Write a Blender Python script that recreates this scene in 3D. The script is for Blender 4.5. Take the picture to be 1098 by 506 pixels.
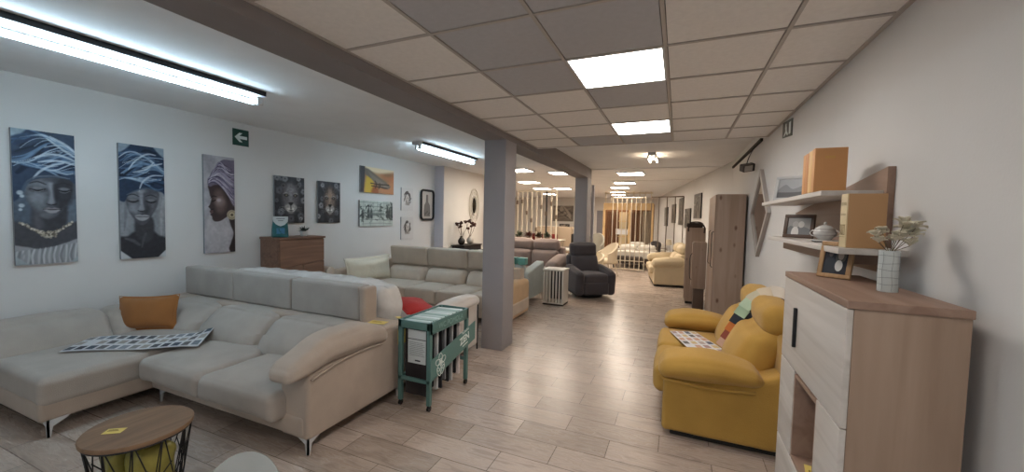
import bpy, bmesh, math, random
from mathutils import Vector, Matrix, noise
random.seed(7)
for o in list(bpy.data.objects): bpy.data.objects.remove(o)
SC = bpy.context.scene
COL = SC.collection
R = math.radians
PI = math.pi

# ------------------------------------------------------------------ camera
def set_camera():
    cd = bpy.data.cameras.new('camera'); cam = bpy.data.objects.new('camera', cd); COL.objects.link(cam)
    f, yaw, pit, rol = 419.3, R(22.997), R(2.847), R(-1.2544)
    r0 = Vector((math.cos(yaw), math.sin(yaw), 0)); h = Vector((-math.sin(yaw), math.cos(yaw), 0)); z = Vector((0, 0, 1))
    fw = h*math.cos(pit) - z*math.sin(pit); u0 = z*math.cos(pit) + h*math.sin(pit)
    rt = r0*math.cos(rol) - u0*math.sin(rol); up = r0*math.sin(rol) + u0*math.cos(rol)
    m = Matrix((rt, up, -fw)).transposed().to_4x4(); m.translation = Vector((0, 0, 1.66))
    cam.matrix_world = m
    cd.sensor_width = 36; cd.sensor_fit = 'HORIZONTAL'; cd.lens = f/1098*36; cd.clip_start = .05; cd.clip_end = 100
    SC.camera = cam
set_camera()
W = bpy.data.worlds.new('world'); SC.world = W; W.use_nodes = True
W.node_tree.nodes['Background'].inputs[0].default_value = (.80, .90, 1.0, 1)
W.node_tree.nodes['Background'].inputs[1].default_value = .55
SC.view_settings.view_transform = 'Standard'; SC.view_settings.look = 'None'
SC.view_settings.gamma = 1; SC.view_settings.exposure = 1.25
try: SC.view_settings.use_curve_mapping = False
except Exception: pass
# emission of the lamps (colour, strength)
L_PANEL = ((1.0, .93, .86), 8.5)
L_FAR = ((1.0, .87, .72), 14.0)
L_TUBE = ((.60, .84, 1.0), 17)
L_WARM = ((1.0, .78, .55), 14.0)

# ------------------------------------------------------------------ materials
def lin(c):
    if isinstance(c, str):
        c = c.lstrip('#'); c = [int(c[i:i+2], 16)/255 for i in (0, 2, 4)]
        c = [x/12.92 if x <= .04045 else ((x+.055)/1.055)**2.4 for x in c]
    return (c[0], c[1], c[2], 1)
_mc = {}
def mat(name, col, rough=.6, metal=0, var=.0, vscale=8, bump=0, bscale=60, spec=.5, stretch=None, col2=None, trans=0, alpha=1, sheen=0, coat=0, emit=None, ior=1.45):
    if name in _mc: return _mc[name]
    m = bpy.data.materials.new(name); m.use_nodes = True; nt = m.node_tree; N = nt.nodes; L = nt.links
    b = N['Principled BSDF']
    b.inputs['Base Color'].default_value = lin(col); b.inputs['Roughness'].default_value = rough
    b.inputs['Metallic'].default_value = metal; b.inputs['Specular IOR Level'].default_value = spec
    b.inputs['Transmission Weight'].default_value = trans; b.inputs['Alpha'].default_value = alpha
    b.inputs['Sheen Weight'].default_value = sheen; b.inputs['Coat Weight'].default_value = coat; b.inputs['IOR'].default_value = ior
    if emit: b.inputs['Emission Color'].default_value = lin(emit[0]); b.inputs['Emission Strength'].default_value = emit[1]
    if var or bump or col2:
        tc = N.new('ShaderNodeTexCoord'); mp = N.new('ShaderNodeMapping'); L.new(tc.outputs['Object'], mp.inputs[0])
        if stretch: mp.inputs['Scale'].default_value = stretch
    if var or col2:
        n = N.new('ShaderNodeTexNoise'); n.inputs['Scale'].default_value = vscale; n.inputs['Detail'].default_value = 5
        L.new(mp.outputs[0], n.inputs[0])
        r = N.new('ShaderNodeValToRGB'); c = lin(col)
        c2 = lin(col2) if col2 else tuple(x*(1-var) for x in c[:3])+(1,)
        r.color_ramp.elements[0].position = .32; r.color_ramp.elements[0].color = c2
        r.color_ramp.elements[1].position = .68; r.color_ramp.elements[1].color = c
        L.new(n.outputs[0], r.inputs[0]); L.new(r.outputs[0], b.inputs['Base Color'])
    if bump:
        n2 = N.new('ShaderNodeTexNoise'); n2.inputs['Scale'].default_value = bscale; n2.inputs['Detail'].default_value = 4
        L.new(tc.outputs['Object'], n2.inputs[0])
        bp = N.new('ShaderNodeBump'); bp.inputs['Strength'].default_value = bump; bp.inputs['Distance'].default_value = .01
        L.new(n2.outputs[0], bp.inputs['Height']); L.new(bp.outputs[0], b.inputs['Normal'])
    _mc[name] = m; return m
def wood(name, c1, c2, axis='y', scale=1.0, rough=.5, knots=False, spec=.4):
    if name in _mc: return _mc[name]
    st = {'x': (.6, 9, 9), 'y': (9, .6, 9), 'z': (9, 9, .6)}[axis]
    m = bpy.data.materials.new(name); m.use_nodes = True; nt = m.node_tree; N = nt.nodes; L = nt.links
    b = N['Principled BSDF']; b.inputs['Roughness'].default_value = rough; b.inputs['Specular IOR Level'].default_value = spec
    tc = N.new('ShaderNodeTexCoord'); mp = N.new('ShaderNodeMapping'); L.new(tc.outputs['Object'], mp.inputs[0])
    mp.inputs['Scale'].default_value = tuple(s*scale for s in st)
    n = N.new('ShaderNodeTexNoise'); n.inputs['Scale'].default_value = 2.2; n.inputs['Detail'].default_value = 8; n.inputs['Distortion'].default_value = 1.2
    L.new(mp.outputs[0], n.inputs[0])
    r = N.new('ShaderNodeValToRGB'); r.color_ramp.elements[0].position = .3; r.color_ramp.elements[0].color = lin(c2)
    r.color_ramp.elements[1].position = .7; r.color_ramp.elements[1].color = lin(c1)
    L.new(n.outputs[0], r.inputs[0]); out = r.outputs[0]
    if knots:
        mp2 = N.new('ShaderNodeMapping'); L.new(tc.outputs['Object'], mp2.inputs[0])
        mp2.inputs['Scale'].default_value = tuple({9: 6.5, .6: 3.4}[s] for s in st)
        v = N.new('ShaderNodeTexVoronoi'); v.inputs['Scale'].default_value = 1.0; L.new(mp2.outputs[0], v.inputs[0])
        rr = N.new('ShaderNodeValToRGB'); rr.color_ramp.elements[0].position = .05; rr.color_ramp.elements[0].color = (.38, .27, .2, 1)
        rr.color_ramp.elements[1].position = .17; rr.color_ramp.elements[1].color = (1, 1, 1, 1)
        L.new(v.outputs['Distance'], rr.inputs[0])
        mx = N.new('ShaderNodeMix'); mx.data_type = 'RGBA'; mx.blend_type = 'MULTIPLY'; mx.inputs[0].default_value = 1
        L.new(out, mx.inputs[6]); L.new(rr.outputs[0], mx.inputs[7]); out = mx.outputs[2]
    L.new(out, b.inputs['Base Color'])
    bp = N.new('ShaderNodeBump'); bp.inputs['Strength'].default_value = .12; bp.inputs['Distance'].default_value = .004
    L.new(n.outputs[0], bp.inputs['Height']); L.new(bp.outputs[0], b.inputs['Normal'])
    _mc[name] = m; return m
def emis(name, c, s):
    if name in _mc: return _mc[name]
    m = bpy.data.materials.new(name); m.use_nodes = True; b = m.node_tree.nodes['Principled BSDF']
    b.inputs['Base Color'].default_value = (.8, .8, .8, 1); b.inputs['Emission Color'].default_value = (*c, 1); b.inputs['Emission Strength'].default_value = s
    _mc[name] = m; return m
def fabric(name, c, var=.12, rough=.9, bump=.25):
    return mat(name, c, rough=rough, var=var, vscale=5, bump=bump, bscale=180, spec=.2, sheen=.15)

# ------------------------------------------------------------------ mesh builder
def frame(d):
    d = Vector(d).normalized(); a = Vector((0, 0, 1)) if abs(d.z) < .95 else Vector((1, 0, 0))
    x = d.cross(a).normalized(); y = x.cross(d).normalized(); return x, y, d
class MB:
    def __init__(s): s.v = []; s.f = []; s.mi = []; s.sm = []; s.mats = []
    def m(s, mt):
        if mt is None: return 0
        if mt not in s.mats: s.mats.append(mt)
        return s.mats.index(mt)
    def add(s, vs, fs, mt=None, smooth=False):
        o = len(s.v); s.v += [Vector(v) for v in vs]; i = s.m(mt)
        for f in fs: s.f.append([o+k for k in f]); s.mi.append(i); s.sm.append(smooth)
        return s
    def box(s, x0, x1, y0, y1, z0, z1, mt=None, M=None):
        vs = [Vector((x, y, z)) for z in (z0, z1) for y in (y0, y1) for x in (x0, x1)]
        if M: vs = [M @ v for v in vs]
        return s.add(vs, [(0, 2, 3, 1), (4, 5, 7, 6), (0, 1, 5, 4), (2, 6, 7, 3), (0, 4, 6, 2), (1, 3, 7, 5)], mt)
    def rbox(s, c, sz, r=.02, puff=(0, 0, 0), n=8, k=3, fn=None, M=None, mt=None):
        """rounded, optionally puffed box centred at c"""
        h = [a/2 for a in sz]; ax = []
        for a in h:
            rr = min(r, a*.98); e = [-a + rr*(1-math.cos(PI/2*i/k)) for i in range(k)]
            e = [-a + rr*i/k for i in range(k)]
            mid = [-(a-rr) + 2*(a-rr)*i/n for i in range(n+1)]
            ax.append(e + mid + [-q for q in reversed(e)])
        idx = {}; vs = []; fs = []
        def vid(i, j, l):
            key = (i, j, l)
            if key in idx: return idx[key]
            p = [ax[0][i], ax[1][j], ax[2][l]]; inn = []
            q = []
            for t in range(3):
                rr = min(r, h[t]*.98); inn.append(max(-(h[t]-rr), min(h[t]-rr, p[t])))
                q.append((p[t]-inn[t])/rr)
            m_ = math.sqrt(sum(a*a for a in q)); 
            if m_ > 0:
                # map the shell onto an ellipsoidal corner
                mx = max(abs(a) for a in q)
                q = [a/m_ * 1.0 for a in q]
            pos = [inn[t] + q[t]*min(r, h[t]*.98) for t in range(3)]
            u = [p[t]/h[t] for t in range(3)]
            for t in range(3):
                if puff[t]:
                    a, b = [x for x in range(3) if x != t]
                    pos[t] += puff[t]*max(-1, min(1, u[t]))*(1-u[a]**2)*(1-u[b]**2)
            v = Vector(pos)
            if fn: v = fn(v, u)
            v = (M @ v if M else v) + Vector(c)
            idx[key] = len(vs); vs.append(v); return idx[key]
        nx, ny, nz = [len(a)-1 for a in ax]
        for i in range(nx):
            for j in range(ny):
                fs.append((vid(i, j, 0), vid(i, j+1, 0), vid(i+1, j+1, 0), vid(i+1, j, 0)))
                fs.append((vid(i, j, nz), vid(i+1, j, nz), vid(i+1, j+1, nz), vid(i, j+1, nz)))
        for i in range(nx):
            for l in range(nz):
                fs.append((vid(i, 0, l), vid(i+1, 0, l), vid(i+1, 0, l+1), vid(i, 0, l+1)))
                fs.append((vid(i, ny, l), vid(i, ny, l+1), vid(i+1, ny, l+1), vid(i+1, ny, l)))
        for j in range(ny):
            for l in range(nz):
                fs.append((vid(0, j, l), vid(0, j, l+1), vid(0, j+1, l+1), vid(0, j+1, l)))
                fs.append((vid(nx, j, l), vid(nx, j+1, l), vid(nx, j+1, l+1), vid(nx, j, l+1)))
        return s.add(vs, fs, mt, True)
    def bb(s, x0, x1, y0, y1, z0, z1, b=.004, mt=None, M=None):
        """box with small bevelled edges"""
        return s.rbox(((x0+x1)/2, (y0+y1)/2, (z0+z1)/2), (x1-x0, y1-y0, z1-z0), r=b, n=1, k=2, mt=mt, M=M)
    def cyl(s, a, b, r, r2=None, n=10, mt=None, cap=True):
        a = Vector(a); b = Vector(b); r2 = r if r2 is None else r2; x, y, d = frame(b-a)
        vs = [p + (x*math.cos(t)+y*math.sin(t))*q for p, q in ((a, r), (b, r2)) for t in [2*PI*i/n for i in range(n)]]
        fs = [(i, (i+1) % n, n+(i+1) % n, n+i) for i in range(n)]
        s.add(vs, fs, mt, n > 6)
        if cap: s.add(vs[:n], [tuple(reversed(range(n)))], mt); s.add(vs[n:], [tuple(range(n))], mt)
        return s
    def tube(s, pts, r, n=8, mt=None, closed=False, flat=1.0):
        pts = [Vector(p) for p in pts]; N = len(pts); vs = []; px = None
        for i, p in enumerate(pts):
            if closed: d = pts[(i+1) % N]-pts[i-1]
            else: d = pts[min(i+1, N-1)]-pts[max(i-1, 0)]
            d.normalize()
            if px is None: px = frame(d)[0]
            px = (px - d*px.dot(d)).normalized(); py = d.cross(px)
            rr = r[i] if isinstance(r, (list, tuple)) else r
            for k in range(n):
                t = 2*PI*k/n; vs.append(p + px*math.cos(t)*rr + py*math.sin(t)*rr*flat)
        fs = []
        for i in range(N if closed else N-1):
            j = (i+1) % N
            for k in range(n): fs.append((i*n+k, i*n+(k+1) % n, j*n+(k+1) % n, j*n+k))
        if not closed: fs += [tuple(reversed(range(n))), tuple((N-1)*n+k for k in range(n))]
        return s.add(vs, fs, mt, True)
    def lathe(s, prof, c=(0, 0, 0), n=24, mt=None, smooth=True):
        vs = []; fs = []; c = Vector(c)
        for r, z in prof:
            for k in range(n): t = 2*PI*k/n; vs.append(c+Vector((r*math.cos(t), r*math.sin(t), z)))
        for i in range(len(prof)-1):
            for k in range(n): fs.append((i*n+k, i*n+(k+1) % n, (i+1)*n+(k+1) % n, (i+1)*n+k))
        if prof[0][0] > 1e-4: fs.append(tuple(reversed(range(n))))
        if prof[-1][0] > 1e-4: fs.append(tuple((len(prof)-1)*n+k for k in range(n)))
        return s.add(vs, fs, mt, smooth)
    def ell(s, c, r, n=14, mt=None, M=None):
        vs = []; fs = []; h = n//2
        for i in range(h+1):
            a = -PI/2+PI*i/h
            for k in range(n):
                t = 2*PI*k/n; v = Vector((r[0]*math.cos(a)*math.cos(t), r[1]*math.cos(a)*math.sin(t), r[2]*math.sin(a)))
                vs.append((M @ v if M else v)+Vector(c))
        for i in range(h):
            for k in range(n): fs.append((i*n+k, i*n+(k+1) % n, (i+1)*n+(k+1) % n, (i+1)*n+k))
        return s.add(vs, fs, mt, True)
    def prism(s, poly, d, mt=None, smooth=False):
        """polygon of 3-D points extruded by vector d"""
        d = Vector(d); n = len(poly); p = [Vector(q) for q in poly]
        vs = p + [q+d for q in p]
        return s.add(vs, [tuple(range(n)), tuple(reversed(range(n, 2*n)))] + [(i, n+i, n+(i+1) % n, (i+1) % n) for i in range(n)], mt, smooth)
    def grid(s, fn, nu, nv, mt=None, thick=0):
        vs = [Vector(fn(i/nu, j/nv)) for i in range(nu+1) for j in range(nv+1)]
        q = lambda i, j: i*(nv+1)+j
        fs = [(q(i, j), q(i+1, j), q(i+1, j+1), q(i, j+1)) for i in range(nu) for j in range(nv)]
        if thick:
            nrm = [Vector((0, 0, 0)) for _ in vs]
            for f in fs:
                nn = (vs[f[1]]-vs[f[0]]).cross(vs[f[2]]-vs[f[0]])
                for k in f: nrm[k] += nn
            o = len(vs); vs2 = [v-n_.normalized()*thick if n_.length > 0 else v for v, n_ in zip(vs, nrm)]
            bd = [q(i, 0) for i in range(nu+1)] + [q(nu, j) for j in range(1, nv+1)] + [q(i, nv) for i in range(nu-1, -1, -1)] + [q(0, j) for j in range(nv-1, 0, -1)]
            fs2 = [tuple(o+k for k in reversed(f)) for f in fs] + [(bd[i], o+bd[i], o+bd[(i+1) % len(bd)], bd[(i+1) % len(bd)]) for i in range(len(bd))]
            vs += vs2; fs += fs2
        return s.add(vs, fs, mt, True)
    def build(s, name, mt=None, parent=None, loc=None, world=True):
        """verts are in world coordinates; they are stored relative to the parent thing (or loc)"""
        me = bpy.data.meshes.new(name)
        P = parent
        if P is not None and world: Mi = wm(P).inverted(); vs = [Mi @ v for v in s.v]
        elif loc is not None: vs = [v-Vector(loc) for v in s.v]
        else: vs = s.v
        me.from_pydata([tuple(v) for v in vs], [], s.f)
        if s.mats and mt is not None and mt not in s.mats: pass
        for k in (s.mats or [mt]): me.materials.append(k)
        for p, i, sm in zip(me.polygons, s.mi, s.sm): p.material_index = i; p.use_smooth = sm
        bm = bmesh.new(); bm.from_mesh(me); bmesh.ops.recalc_face_normals(bm, faces=bm.faces); bm.to_mesh(me); bm.free()
        if any(s.sm):
            try: me.set_sharp_from_angle(angle=R(50))
            except Exception: pass
        o = bpy.data.objects.new(name, me); COL.objects.link(o)
        if P is not None: o.parent = P
        elif loc is not None: o.location = loc
        return o
def wm(o):
    m = o.matrix_basis.copy() if o.parent is None else wm(o.parent) @ o.matrix_basis
    return m
def tag(o, label, cat, group=None, kind=None):
    o['label'] = label; o['category'] = cat
    if group: o['group'] = group
    if kind: o['kind'] = kind
    return o
def thing(name, label, cat, loc, rz=0, group=None):
    o = bpy.data.objects.new(name, None); COL.objects.link(o); o.location = loc; o.rotation_euler = (0, 0, rz)
    o.empty_display_size = .1
    o.matrix_basis = Matrix.Translation(loc) @ Matrix.Rotation(rz, 4, 'Z')
    return tag(o, label, cat, group)
def copy_tree(o, parent=None):
    c = o.copy(); COL.objects.link(c)
    if parent is not None: c.parent = parent
    for ch in [x for x in bpy.data.objects if x.parent == o]: copy_tree(ch, c)
    return c
def struct(name, mb, mt=None):
    o = mb.build(name, mt); o['kind'] = 'structure'; return o
def T(x, y, z, rx=0, ry=0, rz=0):
    return Matrix.Translation((x, y, z)) @ Matrix.Rotation(rz, 4, 'Z') @ Matrix.Rotation(ry, 4, 'Y') @ Matrix.Rotation(rx, 4, 'X')
def text_mesh(txt, size, M, mt, name, parent, depth=.0008, bold=False, offset=0.0, align='CENTER'):
    cu = bpy.data.curves.new('t', 'FONT'); cu.body = txt; cu.size = size; cu.align_x = align; cu.align_y = 'CENTER'; cu.extrude = depth; cu.offset = offset
    ob = bpy.data.objects.new('t', cu); COL.objects.link(ob); dg = bpy.context.evaluated_depsgraph_get(); dg.update()
    me = bpy.data.meshes.new_from_object(ob.evaluated_get(dg)); bpy.data.objects.remove(ob)
    mb = MB(); mb.v = [M @ v.co for v in me.vertices]; mb.f = [list(p.vertices) for p in me.polygons]; mb.mi = [0]*len(mb.f); mb.sm = [False]*len(mb.f)
    bpy.data.meshes.remove(me)
    return mb.build(name, mt, parent)
def cr(pts, n=6, closed=True):
    """Catmull-Rom smoothing of 2-D/3-D points"""
    P = [Vector(p) for p in pts]; N = len(P); out = []
    for i in range(N if closed else N-1):
        a, b, c, d = (P[(i-1) % N], P[i], P[(i+1) % N], P[(i+2) % N]) if closed else (P[max(i-1, 0)], P[i], P[i+1], P[min(i+2, N-1)])
        for k in range(n):
            t = k/n; out.append(.5*((2*b)+(c-a)*t+(2*a-5*b+4*c-d)*t*t+(3*b-a-3*c+d)*t**3))
    if not closed: out.append(P[-1])
    return out
def nz(v, s, a): return noise.noise(Vector(v)*s)*a
def wrinkle(a=.006, s=7, seed=0):
    o = Vector((seed*3.1, seed*1.7, seed*.9))
    def fn(v, u): 
        return v + Vector((nz(v+o, s, a), nz(v+o+Vector((5, 5, 5)), s, a), nz(v+o+Vector((9, 2, 7)), s, a)))
    return fn

# ------------------------------------------------------------------ setting
M_wall = mat('wall_paint', '#d3d1cf', rough=.85, var=.03, vscale=2, bump=.05, bscale=90, spec=.25)
M_wallc = mat('wall_paint_cream', '#e0dcd6', rough=.85, var=.03, vscale=2, spec=.25)
M_plaster = mat('ceiling_plaster', '#ececec', rough=.9, var=.05, vscale=3, bump=.05, bscale=40, spec=.2)
M_tile = mat('ceiling_tile_cream', '#ede9e5', rough=.95, var=.06, vscale=30, bump=.15, bscale=160, spec=.1)
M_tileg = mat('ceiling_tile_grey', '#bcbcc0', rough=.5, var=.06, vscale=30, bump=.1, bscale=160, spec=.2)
M_grid = mat('ceiling_grid', '#b5aea8', rough=.5)
M_dark = mat('matt_near_black', '#2a2724', rough=.8)  # near-black colour shared by plinths, backings and the cable duct
M_col = mat('column_grey', '#9c989a', rough=.7, var=.05, vscale=3, bump=.05, bscale=50)
def floor_mat():
    m = bpy.data.materials.new('wood_look_floor_tile'); m.use_nodes = True; nt = m.node_tree; N = nt.nodes; L = nt.links; b = N['Principled BSDF']
    tc = N.new('ShaderNodeTexCoord'); mp = N.new('ShaderNodeMapping'); L.new(tc.outputs['Object'], mp.inputs[0]); mp.inputs['Location'].default_value = (.41+6.8, -.105+4.7, 0)
    br = N.new('ShaderNodeTexBrick'); br.offset = .5; br.offset_frequency = 2; br.inputs['Scale'].default_value = 1
    br.inputs['Brick Width'].default_value = .68; br.inputs['Row Height'].default_value = .235; br.inputs['Mortar Size'].default_value = .0028; br.inputs['Mortar Smooth'].default_value = .1
    br.inputs['Color1'].default_value = lin('#ccbcb0'); br.inputs['Color2'].default_value = lin('#b4a599'); br.inputs['Mortar'].default_value = lin('#7a6d63')
    L.new(mp.outputs[0], br.inputs[0])
    mp2 = N.new('ShaderNodeMapping'); mp2.inputs['Scale'].default_value = (1.2, 9, 1); L.new(tc.outputs['Object'], mp2.inputs[0])
    n = N.new('ShaderNodeTexNoise'); n.inputs['Scale'].default_value = 2.6; n.inputs['Detail'].default_value = 9; n.inputs['Distortion'].default_value = 1.6; L.new(mp2.outputs[0], n.inputs[0])
    r = N.new('ShaderNodeValToRGB'); r.color_ramp.elements[0].position = .34; r.color_ramp.elements[0].color = (.60, .565, .54, 1); r.color_ramp.elements[1].position = .62; r.color_ramp.elements[1].color = (1, 1, 1, 1)
    L.new(n.outputs[0], r.inputs[0])
    mx = N.new('ShaderNodeMix'); mx.data_type = 'RGBA'; mx.blend_type = 'MULTIPLY'; mx.inputs[0].default_value = .9
    L.new(br.outputs[0], mx.inputs[6]); L.new(r.outputs[0], mx.inputs[7]); L.new(mx.outputs[2], b.inputs['Base Color'])
    b.inputs['Roughness'].default_value = .33; b.inputs['Specular IOR Level'].default_value = .5
    rr = N.new('ShaderNodeMapRange'); rr.inputs[3].default_value = .36; rr.inputs[4].default_value = .20; L.new(n.outputs[0], rr.inputs[0]); L.new(rr.outputs[0], b.inputs['Roughness'])
    bp = N.new('ShaderNodeBump'); bp.inputs['Strength'].default_value = .35; bp.inputs['Distance'].default_value = .002; bp.invert = True
    L.new(br.outputs['Fac'], bp.inputs['Height']); L.new(bp.outputs[0], b.inputs['Normal'])
    return m
XL, XR, ZC, ZT, YB, YE = -5.4, .93, 2.82, 2.66, -3.0, 22.0
struct('floor', MB().box(-9.7, 1.6, YB-.1, YE+.2, -.12, 0), floor_mat())
struct('wall_left', MB().box(XL-.2, XL, YB-.1, 10.7, 0, ZC+.1), M_wall)
struct('trim_1', MB().box(XL, -5.152, 7.93, 7.95, 0, ZC), mat('pillar_lilac_grey', '#c3bfc6', rough=.8))
struct('wall_left_far', MB().box(XL, -5.152, 7.951, 10.6, 0, ZC).box(-9.6, XL-.01, 10.5, 10.6, 0, ZC).box(-9.7, -9.5, 10.5, YE+.1, 0, ZC), M_wallc)
struct('wall_right', MB().box(XR, XR+.2, YB-.1, 8.62, 0, ZC+.1), M_wall)
def wr(y): return XR - (y-8.6)*.148
struct('wall_right_far', MB().prism([(XR, 8.6, 0), (wr(YE+.2), YE+.2, 0), (XR+.3, YE+.2, 0), (XR+.3, 8.6, 0)], (0, 0, ZC+.05)), M_wall)
struct('wall_end', MB().box(-9.7, 1.2, YE, YE+.2, 0, ZC+.1), M_wallc)
struct('wall_back', MB().box(-5.6, -4.9, YB-.2, YB, 0, ZC+.1).box(.5, 1.2, YB-.2, YB, 0, ZC+.1).box(-4.9, .5, YB-.2, YB, 2.45, ZC+.1).box(-4.9, .5, YB-.2, YB, 0, .35), M_wall)
wf = MB()  # unseen shop window, added behind the camera to brighten the ceiling
for x in (-4.9, -3.58, -2.23, -.88, .44): wf.bb(x, x+.06, YB-.13, YB-.07, .35, 2.45, .004)
for z in (.35, 2.39): wf.bb(-4.9, .5, YB-.13, YB-.07, z, z+.06, .004)
struct('added_window_1', wf, mat('added_window_frame_grey', '#55585c', rough=.4))
gm = bpy.data.materials.new('added_window_glass'); gm.use_nodes = True; gn = gm.node_tree.nodes; gl = gm.node_tree.links
tr = gn.new('ShaderNodeBsdfTransparent'); tr.inputs[0].default_value = (.9, .94, .95, 1); gs = gn.new('ShaderNodeBsdfGlossy'); gs.inputs['Roughness'].default_value = .05; fm_ = gn.new('ShaderNodeMixShader'); fm_.inputs[0].default_value = .08
gl.new(tr.outputs[0], fm_.inputs[1]); gl.new(gs.outputs[0], fm_.inputs[2]); gl.new(fm_.outputs[0], gn['Material Output'].inputs['Surface'])
struct('added_window_2', MB().box(-4.86, .46, YB-.105, YB-.1, .40, 2.40), gm)
# pavement outside the added, unseen shop window
struct('ground_outside', MB().box(-12, 8, -14, YB-.2, -.12, -.02), mat('pavement', '#9a9a98', rough=.9, var=.1))
struct('ceiling', MB().box(-9.7, 1.6, YB-.1, YE+.2, ZC, ZC+.12), M_plaster)
# suspended tile ceiling with its grid and panels
gx = [-1.94, -1.31, -.71, -.11, .49, XR]
gy = [1.863+.595*j for j in range(-8, 7)]
LIT = {(2, 1), (2, 4), (2, -3), (2, -6)}  # panels in negative rows are unseen, added behind the camera for more light
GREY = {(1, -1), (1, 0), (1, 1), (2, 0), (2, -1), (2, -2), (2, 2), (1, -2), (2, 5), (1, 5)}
mb = MB()
for i in range(5):
    for jj in range(14):
        j = jj-8
        if (i, j) in LIT: continue
        dz = random.uniform(-.002, .002)
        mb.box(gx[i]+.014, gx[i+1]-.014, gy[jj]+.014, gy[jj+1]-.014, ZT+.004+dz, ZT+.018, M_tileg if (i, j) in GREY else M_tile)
mb.box(-1.94, XR, YB, gy[-1], ZT+.02, ZT+.03, M_dark)
struct('ceiling_tiles', mb)
mb = MB()
for x in gx[1:-1]: mb.box(x-.010, x+.010, YB, gy[-1], ZT-.002, ZT+.02)
for y in gy: mb.box(-1.94, XR, y-.010, y+.010, ZT-.0015, ZT+.02)
mb.box(gx[0], gx[0]+.02, YB, gy[-1], ZT-.003, ZT+.02).box(XR-.022, XR, YB, gy[-1], ZT-.004, ZT+.02)
struct('trim_2', mb, M_grid)
struct('trim_3', MB().box(-1.94, XR, gy[-1]+.002, gy[-1]+.03, ZT-.004, ZC), M_plaster)
struct('trim_4', MB().box(-2.23, -1.94, YB, 9.33, 2.585, ZC), mat('beam_grey', '#878181', rough=.7, var=.05))
for i, (y0, y1) in enumerate(((4.33, 4.66), (8.93, 9.33))):
    struct('trim_%d' % (5+i), MB().bb(-2.23, -1.94, y0, y1, 0, 2.59, .008), M_col)
struct('trim_10', MB().box(-1.935, -1.875, 9.36, 9.44, 0, 2.45), mat('pipe_cover_grey', '#a3a3ab'))
struct('baseboard_left', MB().box(XL, XL+.012, YB, 7.92, 0, .08), mat('baseboard_tile', '#9c8f83', rough=.4))
struct('baseboard_right', MB().box(XR-.012, XR, YB, 8.6, 0, .08), mat('baseboard_tile', '#9c8f83'))
# plaster ribs in the rear ceiling and the black cable duct on the right
struct('trim_8', MB().box(-1.94, XR, 9.3, 9.42, ZC-.02, ZC).box(-1.94, .6, 12.2, 12.3, ZC-.02, ZC), M_plaster)
struct('trim_9', MB().box(XR-.03, XR, 5.75, 8.55, 2.67, 2.705), M_dark)

# ------------------------------------------------------------------ lamps
M_steel = mat('lamp_housing_white', '#c9ccd0', rough=.5)
M_chr = mat('brushed_metal', '#cfcfcf', rough=.4, metal=.25)
M_black = mat('black_metal', '#17171a', rough=.45)
for k, (i, j) in enumerate(sorted(LIT, key=lambda a: -a[1])):
    x0, x1 = gx[i], gx[i+1]; y0, y1 = 1.863+.595*j, 1.863+.595*(j+1)
    lab = {-2: 'added unseen LED panel in the tiled ceiling just behind the camera', -5: '', -3: 'added unseen LED panel in the tiled ceiling above and behind the camera', -6: 'added unseen LED panel in the tiled ceiling nearest the added window', 4: 'square LED panel in the tiled ceiling, smaller one farther from the camera', 1: 'large square LED panel in the tiled ceiling, nearest the camera'}.get(j, 'added unseen LED panel in the tiled ceiling above and behind the camera')
    t = thing('ceiling_panel_light', lab, 'ceiling light', ((x0+x1)/2, (y0+y1)/2, ZT), group='LED panels in the tiled ceiling')
    MB().box(x0+.02, x1-.02, y0+.02, y1-.02, ZT+.0, ZT+.012).build('diffuser', emis('panel_light', *L_PANEL), t)
    f = MB()
    for a in ((x0+.005, x0+.02, y0+.005, y1-.005), (x1-.02, x1-.005, y0+.005, y1-.005), (x0+.02, x1-.02, y0+.005, y0+.02), (x0+.02, x1-.02, y1-.02, y1-.005)): f.box(*a, ZT-.003, ZT+.02)
    f.build('frame', M_steel, t)
def tube_lamp(x, y0, y1, z, label, em, w=.095, group=None, cat='ceiling light', sep=.032):
    t = thing('fluorescent_lamp', label, cat, (x, (y0+y1)/2, z+.1), group=group)
    h = MB(); h.prism([(x-w, y0, ZC), (x-w, y0, ZC-.04), (x-w*.35, y0, ZC-.055), (x+w*.35, y0, ZC-.055), (x+w, y0, ZC-.04), (x+w, y0, ZC)], (0, y1-y0, 0)); h.build('housing', M_steel, t)
    for s in (-1, 1):
        MB().cyl((x+s*sep, y0+.05, z), (x+s*sep, y1-.05, z), .0125, n=12).build('tube', em, t)
        for yy in (y0+.02, y1-.02):
            MB().bb(x+s*sep-.014, x+s*sep+.014, yy-.03, yy+.03, z-.018, ZC-.05, .004).build('tube_holder', M_chr, t)
    MB().box(x-w-.006, x-w, y0, y1, ZC-.04, ZC).box(x+w, x+w+.006, y0, y1, ZC-.045, ZC-.001).build('edge_strip', M_black, t)
    return t
GT = 'twin-tube lamps on the plaster ceiling'
tube_lamp(-3.85, .7, 2.62, 2.715, 'long twin-tube fluorescent lamp above the left wall portraits, nearest the camera', emis('tube_cool', *L_TUBE), group=GT)
tube_lamp(-3.88, 5.2, 7.05, 2.715, 'shorter-looking twin-tube fluorescent lamp farther back, left of the grey column', emis('tube_cool', *L_TUBE), group=GT)
tube_lamp(-.47, 7.2, 7.85, 2.735, 'small warm twin-tube lamp on the plaster ceiling beyond the tiles', emis('tube_warm', *L_WARM), w=.06, sep=.06)
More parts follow.
